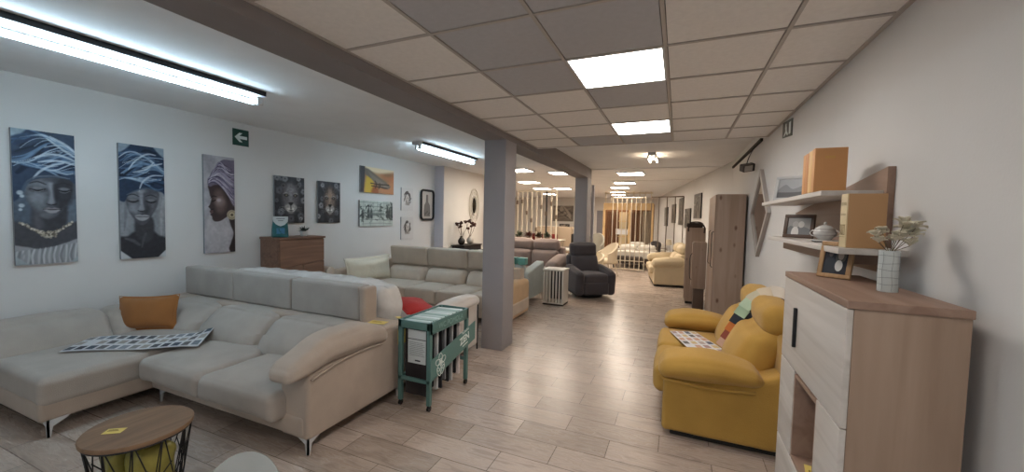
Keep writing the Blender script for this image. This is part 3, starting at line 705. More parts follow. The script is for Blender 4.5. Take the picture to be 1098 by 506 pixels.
# ------------------------------------------------------------------ painted prints (flat artwork on canvases)
import numpy as np
def srgb(c):
    c = c.lstrip('#'); return np.array([int(c[i:i+2], 16)/255 for i in (0, 2, 4)])
class Paint:
    def __init__(s, asp, bg, n=64, seed=1):
        s.asp = asp; s.W = n; s.H = int(n*asp); s.rs = np.random.RandomState(seed)
        s.x, s.y = np.meshgrid(np.linspace(0, 1, s.W), np.linspace(0, asp, s.H)); s.a = np.ones((s.H, s.W, 3))*srgb(bg)
    def _mix(s, m, col, a):
        m = (np.clip(m, 0, 1)*a)[..., None]; s.a = s.a*(1-m)+srgb(col)*m; return s
    def poly(s, pts, col, a=1, soft=.012, smooth=True):
        P = [(p[0], p[1]*s.asp) for p in pts]
        if smooth: P = [(q[0], q[1]) for q in cr([(p[0], p[1], 0) for p in P], 5)]
        P = np.array(P); d = np.full(s.x.shape, 9.); ins = np.zeros(s.x.shape, bool)
        for i in range(len(P)):
            (x1, y1), (x2, y2) = P[i], P[(i+1) % len(P)]; dx, dy = x2-x1, y2-y1; L2 = dx*dx+dy*dy+1e-12
            t = np.clip(((s.x-x1)*dx+(s.y-y1)*dy)/L2, 0, 1); d = np.minimum(d, np.hypot(s.x-x1-t*dx, s.y-y1-t*dy))
            if abs(dy) > 1e-9: ins ^= ((y1 > s.y) != (y2 > s.y)) & (s.x < (s.y-y1)*dx/dy+x1)
        sd = np.where(ins, d, -d); return s._mix(sd/(2*soft)+.5, col, a)
    def ell(s, cx, cy, rx, ry, col, a=1, soft=.3):
        r = np.hypot((s.x-cx)/rx, (s.y-cy*s.asp)/(ry*s.asp)); return s._mix((1-r)/soft+.5, col, a)
    def stroke(s, pts, w, col, a=1, soft=.5):
        P = cr([(p[0], p[1]*s.asp, 0) for p in pts], 5, False); d = np.full(s.x.shape, 9.); n = len(P)
        for i in range(n-1):
            x1, y1, x2, y2 = P[i][0], P[i][1], P[i+1][0], P[i+1][1]; dx, dy = x2-x1, y2-y1; L2 = dx*dx+dy*dy+1e-12
            t = np.clip(((s.x-x1)*dx+(s.y-y1)*dy)/L2, 0, 1); k = .45+.55*math.sin(PI*(i+.5)/n)
            d = np.minimum(d, np.hypot(s.x-x1-t*dx, s.y-y1-t*dy)/k)
        return s._mix((w-d)/(w*soft)+.5, col, a)
    def noise(s, amt, k):
        g = s.rs.rand(int(k*s.asp)+2, k+2); yi = s.y/s.asp*(g.shape[0]-1.001); xi = s.x*(g.shape[1]-1.001); y0 = yi.astype(int); x0 = xi.astype(int); fy = yi-y0; fx = xi-x0
        v = g[y0, x0]*(1-fx)*(1-fy)+g[y0, x0+1]*fx*(1-fy)+g[y0+1, x0]*(1-fx)*fy+g[y0+1, x0+1]*fx*fy; s.a = np.clip(s.a*(1+amt*(v-.5)[..., None]*2), 0, 1); return s
def paint_mat():
    if 'art' in _mc: return _mc['art']
    m = bpy.data.materials.new('printed_artwork'); m.use_nodes = True; nt = m.node_tree; b = nt.nodes['Principled BSDF']; b.inputs['Roughness'].default_value = .45; b.inputs['Specular IOR Level'].default_value = .3
    a = nt.nodes.new('ShaderNodeAttribute'); a.attribute_name = 'artwork'; nt.links.new(a.outputs['Color'], b.inputs['Base Color']); _mc['art'] = m; return m
def painted_canvas(name, label, X, y0, y1, z0, z1, P, th=.03, plane=None, edge=None, cat='picture'):
    if plane is None: plane = lambda u, v, d: Vector((X+d, y0+u*(y1-y0), z0+v*(z1-z0)))
    t = thing(name, label, cat, plane(.5, 0, 0)); vs = [plane(u, v, d) for d in (.002, th) for v in (0, 1) for u in (0, 1)]
    MB().add(vs, [(0, 2, 3, 1), (4, 5, 7, 6), (0, 1, 5, 4), (2, 6, 7, 3), (0, 4, 6, 2), (1, 3, 7, 5)], edge or mat('canvas_edge', '#8a8c90', rough=.6)).build('stretched_canvas', None, t)
    mb = MB(); W_, H_ = P.W, P.H
    mb.add([plane(i/(W_-1), j/(H_-1), th+.0008) for j in range(H_) for i in range(W_)], [(j*W_+i, j*W_+i+1, (j+1)*W_+i+1, (j+1)*W_+i) for j in range(H_-1) for i in range(W_-1)])
    o = mb.build('print', paint_mat(), t); c = P.a.reshape(-1, 3); l = np.where(c <= .04045, c/12.92, ((c+.055)/1.055)**2.4)
    at = o.data.color_attributes.new('artwork', 'FLOAT_COLOR', 'POINT'); at.data.foreach_set('color', np.concatenate([l, np.ones((len(l), 1))], 1).astype(np.float32).ravel())
    return t
def folds(P, rs, region, cols, n, w, flow):
    """bundle of cloth folds: flow(t, s) gives a curve point for fold offset s"""
    for i in range(n):
        s_ = rs.rand(); t0 = rs.rand()*.6; L_ = .2+rs.rand()*.5
        pts = [flow(t0+L_*k/4, s_+.03*math.sin(k+i)) for k in range(5)]
        if all(region(*p) for p in pts): P.stroke(pts, w*(.4+rs.rand()), cols[rs.randint(len(cols))], .55+.4*rs.rand(), .8)
def paint_a():
    P = Paint(3.1, '5f6b78', 70, 1); rs = P.rs
    P.poly([(-.1, .5), (.1, .62), (.3, .6), (.3, .3), (-.1, .25)], '4c5866', .8, .05)
    P.poly([(-.1, -.1), (-.1, .29), (.12, .31), (.3, .30), (.7, .30), (.9, .31), (1.1, .29), (1.1, -.1)], '45464c', 1, .03)
    P.poly([(.28, .27), (.27, .42), (.4, .48), (.8, .48), (.82, .3), (.55, .24)], '3b3c42', 1, .03)
    P.poly([(.3, .28), (.3, .4), (.42, .36), (.42, .27)], '5b5c62', .7, .05)
    P.poly([(.2, .58), (.21, .48), (.30, .41), (.42, .355), (.52, .34), (.64, .36), (.8, .43), (.9, .52), (.9, .66), (.2, .67)], '50535a', 1, .02)
    P.poly([(.22, .6), (.23, .49), (.33, .42), (.46, .40), (.5, .47), (.5, .6), (.4, .64)], '6c7077', .9, .06)
    P.poly([(.66, .64), (.66, .5), (.7, .4), (.95, .5), (.95, .68)], '2f3036', .85, .06)
    P.ell(.36, .50, .12, .035, '868a91', .7, .9); P.ell(.5, .60, .13, .03, '7a7d84', .6, .9); P.ell(.5, .37, .1, .02, '6e7076', .7, .9)
    P.poly([(.54, .61), (.56, .53), (.53, .468), (.59, .455), (.64, .468), (.62, .54), (.62, .61)], '8f9299', .8, .025)
    P.poly([(.62, .6), (.64, .5), (.67, .46), (.63, .45), (.70, .5), (.7, .6)], '24252a', .7, .03)
    P.stroke([(.5, .458), (.58, .449), (.67, .458)], .012, '222227', .9)
    for a, b in ((.27, .47), (.70, .90)):
        m = (a+b)/2; P.ell(m, .566, .13, .022, '33343a', .8, .7); P.ell(m, .575, .09, .012, '85878d', .7, .7); P.stroke([(a-.02, .566), (m, .555), (b+.02, .568)], .013, '121216', 1); P.stroke([(a, .56), (m, .545), (b, .562)], .008, 'a3a5aa', .5)
        P.stroke([(a-.03, .605), (m, .622), (b+.03, .605)], .016, '2a2b30', .8)
    P.poly([(.45, .418), (.53, .430), (.585, .424), (.64, .430), (.73, .418), (.6, .412)], '7f7b7e', 1, .01); P.poly([(.46, .414), (.6, .416), (.72, .414), (.66, .392), (.58, .386), (.51, .393)], '949194', .95, .012); P.stroke([(.44, .416), (.58, .414), (.74, .416)], .008, '1e1e22', 1)
    P.poly([(-.1, .6), (-.1, 1.1), (1.1, 1.1), (1.1, .64), (.85, .655), (.6, .66), (.35, .64), (.22, .6), (.1, .5), (-.05, .47)], '2c3c52', 1, .015)
    flow = lambda t, s: (t*1.25-.1, .60+.36*s+.10*math.sin(PI*min(1, t))*(1-s)+.06*math.sin(t*5+s*7))
    reg = lambda x, y: y > .655 or (x < .2 and y > .52)
    folds(P, rs, reg, ['16243a', '223552', '101a2c', '35506f'], 40, .05, flow); folds(P, rs, reg, ['5d7793', '4a6684', '7f96ad'], 34, .028, flow)
    folds(P, rs, reg, ['a3b3c2', 'c3ced8', '8a9db0'], 22, .013, flow)
    P.poly([(.05, .98), (.45, .99), (.2, .93), (.05, .9)], '223a58', .6, .03)
    for q in ([(.3, .64), (.42, .70), (.6, .75), (.8, .775)], [(.35, .80), (.6, .835), (.8, .83), (1, .80)], [(.4, .77), (.7, .79), (1, .77)], [(.55, .95), (.8, .88), (1, .83)], [(.6, .97), (.85, .92), (1, .87)]): P.stroke(q, .026, 'c3ced8', .8, .9)
    P.poly([(-.1, .93), (-.1, 1.1), (.35, 1.1), (.2, .985), (.06, .95)], '9fb0bb', .9, .02)
    P.stroke([(.2, .615), (.35, .655), (.6, .67), (.9, .66)], .02, '5a6470', .9, .7); P.stroke([(.1, .5), (.2, .6), (.3, .64)], .03, '4a5868', .8, .8)
    for cx, cy, r in ((.1, .535, .05), (.13, .51, .035), (.12, .44, .045), (.1, .41, .03)): P.ell(cx, cy, r, r/3.1, 'aeb8c0', .95, .5)
    for i in range(60):
        t = i/59; x = .10+.82*t; y = .315-.075*math.sin(PI*t)-.02*math.sin(PI*t)**8; k = 1+1.4*math.sin(PI*t)**10
        P.ell(x+rs.randn()*.008, y+rs.randn()*.004, .022*k, .008*k, ['8c857a', 'b4aa9a', '5d574f', 'cfc6b6'][i % 4], .95, .5)
    for i in range(40): P.ell(.5+rs.randn()*.07, .225+rs.randn()*.012, .02, .008, ['9d9484', 'c7bdab', '5f584e'][i % 3], .9, .5)
    P.noise(.08, 20)
    P.poly([(-.1, -.1), (-.1, .13), (.15, .135), (.35, .115), (.6, .13), (.8, .155), (1.1, .17), (1.1, -.1)], '8f9094', 1, .015)
    for i in range(24): x = i/23; P.stroke([(x, .0), (x+.04*rs.randn()*.5, .06), (x+.03, .10+.05*x)], .02, ['b5b6b9', '6c6e73', 'c9cacc', '85878b'][i % 4], .7, .9)
    P.poly([(-.05, -.05), (-.05, .085), (.26, -.02)], '9aa3a8', .9, .01, False); P.poly([(1.05, -.05), (1.05, .06), (.8, -.02)], '9aa3a8', .9, .01, False)
    return P
def paint_b():
    P = Paint(3.1, '7d8389', 70, 2); rs = P.rs
    P.poly([(.0, .2), (.0, .55), (.2, .5), (.25, .3), (.15, .2)], '8b8e94', .9, .05); P.poly([(.85, .1), (.8, .4), (.9, .6), (1.1, .6), (1.1, .1)], '83868c', .9, .04)
    P.stroke([(.9, .2), (.92, .4), (.98, .55)], .04, 'a4a6aa', .6, .9); P.stroke([(.08, .25), (.12, .4), (.1, .5)], .03, '6e7177', .6, .9)
    P.poly([(-.1, -.1), (-.1, .17), (.15, .2), (.32, .24), (.7, .24), (.85, .2), (1.1, .14), (1.1, -.1)], '303137', 1, .03)
    P.poly([(.33, .2), (.34, .36), (.7, .36), (.72, .2), (.55, .14)], '3a3b41', 1, .03)
    P.stroke([(.1, .18), (.25, .16), (.4, .12)], .04, '5f6167', .7, 1); P.stroke([(.45, .1), (.5, .18), (.55, .22)], .03, '55575d', .6, 1)
    P.poly([(.14, .58), (.15, .46), (.24, .38), (.36, .32), (.47, .295), (.58, .32), (.72, .40), (.82, .48), (.85, .6), (.5, .64)], '4b4d54', 1, .02)
    P.poly([(.17, .56), (.19, .46), (.3, .39), (.42, .40), (.42, .56), (.3, .6)], '74777e', .85, .06); P.ell(.27, .44, .1, .03, '8c8f96', .7, .9)
    P.poly([(.6, .55), (.6, .44), (.7, .42), (.82, .5), (.82, .58)], '5e6067', .8, .05); P.poly([(.5, .4), (.6, .4), (.66, .45), (.58, .5)], '2e2f35', .6, .05)
    P.poly([(.4, .6), (.43, .5), (.39, .435), (.45, .42), (.53, .43), (.5, .5), (.5, .6)], '8e9198', .85, .025); P.stroke([(.37, .428), (.45, .418), (.54, .426)], .012, '1f1f24', .9); P.ell(.46, .60, .12, .02, '888b92', .7, .9)
    for a, b in ((.18, .38), (.58, .78)):
        m = (a+b)/2; P.ell(m, .512, .12, .02, '33343a', .8, .7); P.ell(m, .52, .085, .012, '8b8d94', .7, .7); P.stroke([(a-.02, .512), (m, .499), (b+.02, .514)], .014, '0f0f13', 1); P.stroke([(a-.03, .552), (m, .568), (b+.03, .55)], .015, '26272c', .85)
    P.poly([(.31, .376), (.41, .392), (.47, .384), (.53, .39), (.64, .376), (.48, .368)], '8f9096', 1, .01); P.poly([(.32, .37), (.48, .374), (.63, .371), (.56, .342), (.47, .334), (.39, .342)], '97989d', 1, .012); P.stroke([(.3, .373), (.47, .37), (.65, .373)], .008, '17171b', 1)
    P.poly([(-.1, .55), (-.1, 1.1), (1.1, 1.1), (1.1, .6), (.88, .61), (.6, .63), (.35, .60), (.2, .57), (.1, .5), (-.05, .52)], '22334a', 1, .015)
    P.poly([(-.1, .9), (-.1, 1.1), (.35, 1.1), (.25, 1.0), (.1, .94)], '92a1ad', .9, .02); P.poly([(.75, 1.0), (1.1, .9), (1.1, 1.1), (.7, 1.1)], '92a1ad', .9, .02)
    flow = lambda t, s: (t*1.25-.12, .57+.40*s+.10*math.sin(PI*min(1, t))*(1-.6*s)+.04*math.sin(t*6+s*9)); reg = lambda x, y: y > .61 and y < .985-.25*(x-.5)**2
    folds(P, rs, reg, ['0f1a2c', '1b2c45', '0a1220', '2b4462'], 40, .05, flow); folds(P, rs, reg, ['4f6b88', '6f88a1'], 30, .026, flow); folds(P, rs, reg, ['9fb0bf', 'c6d0d9', '8296aa'], 22, .012, flow)
    for q in ([(.42, .60), (.5, .68), (.7, .74), (.97, .75)], [(.5, .80), (.7, .83), (.95, .86)], [(.2, .78), (.35, .86), (.6, .93), (.8, .93)], [(.3, .76), (.6, .8), (.75, .86)]): P.stroke(q, .022, 'c3ced8', .8, .9)
    P.stroke([(.15, .56), (.35, .60), (.6, .625), (.88, .60)], .02, '4c5a6a', .9, .7); P.noise(.08, 20)
    P.poly([(-.05, -.05), (-.05, .09), (.3, -.02)], 'c6cacd', .95, .01, False); P.poly([(1.05, -.05), (1.05, .08), (.76, -.02)], 'c6cacd', .95, .01, False)
    return P
def paint_c():
    P = Paint(3.3, 'a5a2a8', 66, 3); rs = P.rs; P.noise(.12, 5)
    P.poly([(.1, .04), (.08, .34), (.3, .4), (.75, .33), (.8, .1), (.6, .0)], 'b5b1b4', .7, .05)
    P.poly([(.8, .42), (.84, .3), (.95, .2), (.86, .1), (.80, .02), (1.1, -.05), (1.1, .5)], '332a2a', 1, .02)
    P.poly([(.15, .70), (.16, .64), (.19, .585), (.23, .56), (.18, .50), (.13, .475), (.17, .46), (.20, .445), (.17, .425), (.21, .41), (.19, .395), (.24, .375), (.26, .345), (.34, .325), (.5, .33), (.64, .355), (.8, .40), (.98, .5), (.98, .66), (.5, .78)], '3c3031', 1, .015)
    P.poly([(.34, .62), (.34, .5), (.42, .42), (.6, .42), (.72, .5), (.62, .62), (.48, .66)], '65544f', .9, .07); P.ell(.5, .53, .15, .045, '8d7c7c', .8, 1); P.ell(.47, .545, .07, .02, 'c0b4b6', .7, 1)
    P.stroke([(.2, .56), (.28, .585), (.4, .58)], .014, '1a1212', .9); P.stroke([(.23, .53), (.3, .535), (.37, .548)], .018, '0f0a0a', .95); P.stroke([(.19, .452), (.24, .448), (.3, .455)], .012, '120c0c', .9); P.stroke([(.17, .437), (.22, .43), (.27, .435)], .016, '6e4d4e', .8); P.stroke([(.18, .415), (.22, .412), (.27, .42)], .014, '7a5859', .8)
    P.poly([(.12, .70), (.13, .76), (.25, .80), (.40, .90), (.60, .965), (.85, .97), (1.1, .93), (1.1, .5), (.93, .50), (.80, .58), (.66, .66), (.5, .70), (.34, .70), (.2, .68)], '675f70', 1, .012)
    flow = lambda t, s: (.12+t*.95, .71+.22*s*min(1, t*2.5)-.16*t*t*(1.25-s)+.03*math.sin(t*6)); reg = lambda x, y: .5 < y < .97 and (x > .9 or y > .68-.35*max(0, x-.55)) and y < .76+.6*max(0, x-.12)
    folds(P, rs, reg, ['47405a', '544c63', '383149'], 34, .035, flow); folds(P, rs, reg, ['9189a0', '80788f'], 30, .02, flow); folds(P, rs, reg, ['c2bdc8', 'b0aab8'], 26, .012, flow)
    for k in range(5): P.stroke([(.13, .71+.012*k), (.3, .745+.012*k), (.45, .72+.02*k), (.7, .64+.03*k), (.98, .50+.05*k)], .012, ['b4aebb', '4b445a'][k % 2], .85, .8)
    P.ell(.9, .395, .17, .052, 'b3a78f', 1, .2); P.ell(.9, .395, .13, .04, '857b66', 1, .3); P.ell(.9, .395, .10, .03, 'c0b396', 1, .4); P.ell(.9, .395, .05, .015, '5a4e3e', 1, .4)
    P.noise(.05, 16); return P
def paint_cat(seed, warm):
    P = Paint(1.42, '2c2e34', 64, seed); rs = P.rs; P.noise(.3, 8); c = .53
    for i in range(26):
        x, y = rs.rand(), rs.rand()
        if .22 < x < .82 and .12 < y < .9: continue
        r = .05+.06*rs.rand(); g = ['7c7f85', '595c63', '94969b', '686b72'][i % 4]
        for k in range(5): a = k*1.26+i; P.ell(x+r*.6*math.cos(a), y+r*.42*math.sin(a), r*.55, r*.4, g, .75, .6)
        P.ell(x, y, r*.3, r*.2, '2c2e33', .8, .6)
    P.ell(c, .53, .30, .36, '46454a' if not warm else '453d3c', 1, .35); P.ell(c, .58, .24, .27, '646266' if not warm else '74635a', .9, .5); P.ell(c, .72, .17, .10, '7a7a80' if not warm else '857467', .7, .8)
    P.poly([(c-.07, .72), (c-.05, .5), (c-.09, .42), (c, .38), (c+.09, .42), (c+.05, .5), (c+.07, .72)], '85848a' if not warm else '9a8474', .8, .04)
    for sx in (-1, 1):
        P.ell(c+sx*.15, .60, .075, .035, '201e20', .95, .5); P.ell(c+sx*.145, .60, .03, .018, '8e8772', .8, .6); P.stroke([(c+sx*.07, .62), (c+sx*.15, .65), (c+sx*.24, .63)], .02, 'a09f9f', .6)
        P.ell(c+sx*.10, .34, .10, .07, 'a5a29f', .9, .6); P.ell(c+sx*.07, .29, .06, .04, 'd9d6d1', .9, .7); P.ell(c+sx*.24, .80, .07, .05, '5f5d60', .9, .5); P.ell(c+sx*.25, .80, .04, .03, '26262a', .8, .5)
        for k in range(4): P.stroke([(c+sx*.1, .34-.02*k), (c+sx*.26, .35-.03*k), (c+sx*.4, .33-.05*k)], .005, 'b9b7b5', .5)
        if warm:
            for k in range(5): P.stroke([(c+sx*.08, .72+.03*k), (c+sx*.15, .74+.025*k), (c+sx*.24, .70+.03*k)], .012, '221d1b', .8); P.stroke([(c+sx*.2, .56-.05*k), (c+sx*.26, .53-.05*k), (c+sx*.29, .5-.04*k)], .012, '221d1b', .8)
    P.poly([(c-.08, .44), (c, .45), (c+.08, .44), (c+.03, .39), (c, .375), (c-.03, .39)], '121114', 1, .012); P.stroke([(c, .38), (c, .33), (c, .3)], .012, '1b191b', .9)
    P.ell(c, .24, .09, .04, '8d8a88', .9, .6); P.stroke([(c-.12, .29), (c, .275), (c+.12, .29)], .01, '1d1b1d', .8); P.noise(.15, 24); return P
def paint_bridge():
    P = Paint(.53, '9a7558', 80, 5); P.noise(.15, 6)
    P.poly([(.15, 1.1), (.2, .88), (.5, .80), (.85, .88), (1.1, .98), (1.1, 1.1)], 'e8d8b8', 1, .03); P.poly([(.12, .0), (.14, .5), (.2, .75), (.3, .7), (.38, .35), (.33, .0)], 'c2a23a', .95, .03); P.poly([(.3, .0), (.38, .3), (.5, .2), (.5, .0)], '8a4a2c', .8, .03)
    P.poly([(.55, .1), (.7, .3), (1.1, .75), (1.1, 0)], 'b57a54', .9, .04); P.poly([(.6, .75), (.8, .7), (1.1, .85), (1.1, .6), (.8, .55)], 'b9714a', .7, .04)
    P.poly([(.1, .95), (.22, .92), (.45, .72), (.75, .48), (.9, .32), (.85, .22), (.7, .2), (.5, .3), (.3, .55), (.12, .7)], '6d645c', 1, .015, False); P.poly([(.2, .85), (.7, .42), (.82, .28), (.6, .28), (.3, .6)], '837a70', .8, .02, False)
    for q in ([(.28, .38), (.5, .36), (.85, .38)], [(.3, .28), (.55, .26), (.8, .22)], [(.4, .5), (.45, .36), (.42, .2)], [(.55, .42), (.56, .3), (.52, .18)]): P.stroke(q, .014, '362b26', .95)
    P.poly([(-.1, -.1), (-.1, 1.1), (.12, 1.1), (.11, .5), (.08, -.1)], '3c3a40', 1, .01, False); return P
def paint_collage():
    P = Paint(.53, 'b5bdb7', 84, 6); rs = P.rs; P.noise(.1, 9)
    for i in range(6): P.stroke([(0, .08+.17*i), (.5, .09+.17*i+.02*rs.randn()), (1, .08+.17*i)], .007, '77807b', .8)
    for i in range(5): P.stroke([(.1+.2*i, 0), (.1+.2*i, .5), (.11+.2*i, 1)], .006, '77807b', .7)
    for i in range(70):
        x, y = rs.rand(), .15+.75*rs.rand(); P.stroke([(x, y), (x+.04*rs.randn(), y+.05*rs.randn()), (x+.06*rs.randn(), y+.07*rs.randn())], .007+.01*rs.rand(), ['3f4644', '6b7471', '2d3333', '8a938f'][i % 4], .8)
    for x, h in ((.08, .3), (.25, .4), (.33, .35), (.82, .5), (.88, .4), (.96, .6)): P.poly([(x-.035, .35), (x-.03, .35+h*.6), (x, .35+h), (x+.03, .35+h*.6), (x+.03, .3)], '303738', .85, .015)
    P.stroke([(.15, .52), (.45, .47), (.7, .5)], .03, '5e6865', .7); return P
def paint_bust(seed):
    P = Paint(1.2, 'c9c6c5', 44, seed); rs = P.rs
    for i in range(44):
        a = rs.rand()*2*PI; r = .16+.10*rs.rand(); P.stroke([(.5+r*.7*math.cos(a), .55+r*math.sin(a)), (.5+r*math.cos(a+.5), .55+r*1.2*math.sin(a+.5)), (.5+r*1.3*math.cos(a+.9), .53+r*1.3*math.sin(a+.9))], .022, ['353130', '57504d', '1f1c1c', '736b67'][i % 4], .8)
    P.ell(.5, .52, .12, .15, 'bdb5ae', 1, .2); P.ell(.45, .56, .03, .012, '2e2928', 1, .4); P.ell(.56, .56, .03, .012, '2e2928', 1, .4); P.ell(.5, .44, .035, .012, '6a4340', 1, .4); P.stroke([(.5, .55), (.51, .5), (.5, .485)], .012, '8b817a', .9); P.poly([(.42, .4), (.3, .25), (.7, .25), (.58, .4)], '9b938d', .7, .02)
    return P
XW = XL
painted_canvas('portrait_canvas', 'tall canvas of a woman in blue headwrap and beaded necklace, leftmost on the wall', XW, 1.45, 1.84, 1.13, 2.34, paint_a())
painted_canvas('portrait_canvas', 'tall canvas of a woman in dark headwrap, eyes closed, second from the left', XW, 2.16, 2.55, 1.12, 2.335, paint_b())
painted_canvas('portrait_canvas', 'tall canvas of a woman in profile with a mauve headwrap and large round earring', XW, 2.95, 3.31, 1.12, 2.34, paint_c())
painted_canvas('lion_canvas', 'dark canvas of a lion face among flowers above the wooden dresser', XW, 3.86, 4.35, 1.49, 2.18, paint_cat(3, False))
painted_canvas('tiger_canvas', 'dark canvas of a striped tiger face among flowers, right of the lion canvas', XW, 4.60, 5.05, 1.49, 2.17, paint_cat(9, True))
painted_canvas('bridge_canvas', 'colourful orange and yellow canvas of a stone balcony, upper of the pair', XW, 5.52, 6.42, 2.05, 2.53, paint_bridge())
painted_canvas('collage_canvas', 'pale green-grey collage canvas with dark figures, below the orange one', XW, 5.50, 6.40, 1.42, 1.90, paint_collage())
painted_canvas('sketch_picture', 'small white picture of a dark curly-haired head, upper of the two stacked', XW, 6.68, 7.08, 1.74, 2.22, paint_bust(1), th=.02)
painted_canvas('sketch_picture', 'small white picture of a dark curly-haired head, lower of the two stacked', XW, 6.68, 7.09, 1.12, 1.60, paint_bust(2), th=.02)
def tall_mirror():
    t = thing('wall_frame', 'tall black metal wall frame with rounded corners and a bottle silhouette inside', 'wall decoration', (XW, 7.6, 1.55))
    def rr(y0, y1, z0, z1, r, x):
        out = []
        for cy, cz, a in ((y1-r, z1-r, 0), (y0+r, z1-r, 90), (y0+r, z0+r, 180), (y1-r, z0+r, 270)):
            for k in range(5): out.append((x, cy+r*math.cos(R(a+k*22.5)), cz+r*math.sin(R(a+k*22.5))))
        return out
    MB().tube(rr(7.36, 7.84, 1.55, 2.22, .08, XW+.03), .025, closed=True).build('outer_frame', M_black, t)
    MB().prism(rr(7.38, 7.82, 1.57, 2.2, .07, XW+.002), (.012, 0, 0)).build('backing', mat('frame_backing', '#b5b0ac', rough=.5), t)
    MB().prism([(XW+.016, 7.6+y, 1.62+z) for y, z in ((-.11, 0), (.11, 0), (.12, .12), (.10, .26), (.04, .33), (.03, .5), (-.03, .5), (-.04, .33), (-.10, .26), (-.12, .12))], (.006, 0, 0)).build('bottle_shape', mat('bottle_grey', '#6f6c6b'), t)
    mb = MB()
    for i in range(5): mb.ell((XW+.024, 7.52+.04*i, 1.67+.03*(i % 3)), (.006, .02, .02), n=8)
    mb.build('cork_texture', mat('cork_dark', '#4b4846'), t)
tall_mirror()
def oval_art():
    t = thing('wall_ornament', 'white oval lattice wall ornament with a dark mirror centre, on the cream wall', 'wall decoration', (-5.15, 9.45, 1.5))
    c = Vector((-5.135, 9.40, 1.93)); mb = MB()
    for a, b, r in ((.27, .45, .012), (.22, .36, .008), (.15, .25, .02)):
        mb.tube([c+Vector((.01, a*math.cos(q), b*math.sin(q))) for q in [2*PI*i/28 for i in range(28)]], r, n=6, closed=True)
    for i in range(16):
        q = 2*PI*i/16; mb.cyl(c+Vector((.01, .18*math.cos(q), .29*math.sin(q))), c+Vector((.01, .3*math.cos(q+.2), .48*math.sin(q+.2))), .004, n=6)
    mb.build('lattice', mat('ornament_white', '#c9c2b6'), t)
    MB().prism([c+Vector((-.01, .12*math.cos(q), .21*math.sin(q))) for q in [2*PI*i/28 for i in range(28)]], (.012, 0, 0)).build('mirror_glass', mat('mirror_dark', '#3b3733', rough=.1, metal=.6), t)
oval_art()
canvas('small_picture', 'narrow dark picture on the cream wall beside the grey column', -5.15, 10.13, 10.42, 1.90, 2.22, [(E_(.5, .5, .25, .3), '8a7c6c'), (E_(.5, .5, .12, .2), '3c332c')], 'cfc6b8', th=.02)

# ------------------------------------------------------------------ signs
def exit_left():
    t = thing('exit_sign', 'green emergency sign with a white arrow pointing left on the left wall', 'sign', (XW, 3.41, 2.52))
    MB().bb(XW+.001, XW+.006, 3.31, 3.52, 2.52, 2.735, .002).build('sign_plate', mat('sign_green', '#143f36', rough=.4), t)
    x = XW+.0075; cy, cz = 3.415, 2.628
    MB().prism([(x, cy+a, cz+b) for a, b in ((-.08, 0), (-.02, .06), (.02, .06), (-.02, .02), (.08, .02), (.08, -.02), (-.02, -.02), (.02, -.06), (-.02, -.06))], (.001, 0, 0)).build('arrow', mat('sign_white', '#d8e2e0', rough=.4), t)
exit_left()
def exit_right():
    t = thing('emergency_sign', 'small dark green emergency sign with a white figure, high on the right wall', 'sign', (XR, 4.53, 2.48))
    MB().prism([(XR-.001, 4.34, 2.46), (XR-.001, 4.70, 2.50), (XR-.001, 4.70, 2.65), (XR-.001, 4.34, 2.62)], (-.006, 0, 0)).build('sign_plate', mat('sign_darkgreen', '#1c2b22', rough=.4), t)
    x = XR-.0085; w = mat('sign_white', '#d8e2e0'); mb = MB()
    mb.prism([(x, 4.56+.022*math.cos(a), 2.60+.016*math.sin(a)) for a in [i*PI/6 for i in range(12)]], (-.001, 0, 0))
    mb.prism([(x, 4.59, 2.585), (x, 4.53, 2.585), (x, 4.52, 2.54), (x, 4.47, 2.50), (x, 4.49, 2.49), (x, 4.55, 2.52), (x, 4.62, 2.50), (x, 4.63, 2.51), (x, 4.57, 2.545)], (-.001, 0, 0))
    mb.box(x-.001, x, 4.38, 4.44, 2.49, 2.60); mb.build('running_figure', w, t)
exit_right()
def speaker():
    t = thing('hanging_projector', 'dark boxy floodlight hanging from the black cable duct by a thin cord', 'lamp', (.84, 5.95, 2.35))
    M = T(.80, 6.02, 2.375, R(20), R(-10), R(25)) @ Matrix.Scale(.82, 4)
    MB().rbox((0, 0, 0), (.17, .12, .12), r=.02, n=2, M=M).build('housing', mat('projector_grey', '#4d4641', rough=.5), t)
    MB().prism([M @ Vector((-.07, -.062, -.045)), M @ Vector((.06, -.062, -.045)), M @ Vector((.06, -.062, .045)), M @ Vector((-.07, -.062, .045))], (0, -.005, 0)).build('grille', mat('projector_front', '#a59c92', rough=.3), t)
    o = MB(); o.rbox((.11, .03, -.01), (.06, .10, .13), r=.02, n=2, M=None); 
    o.v = [M @ v for v in o.v]; o.build('mount', M_black, t)
    MB().tube(cr([(.80, 6.02, 2.42), (.83, 6.05, 2.52), (.87, 6.08, 2.61), (.905, 6.1, 2.68)], 5, False), .006, n=6).build('cord', M_black, t)
speaker()

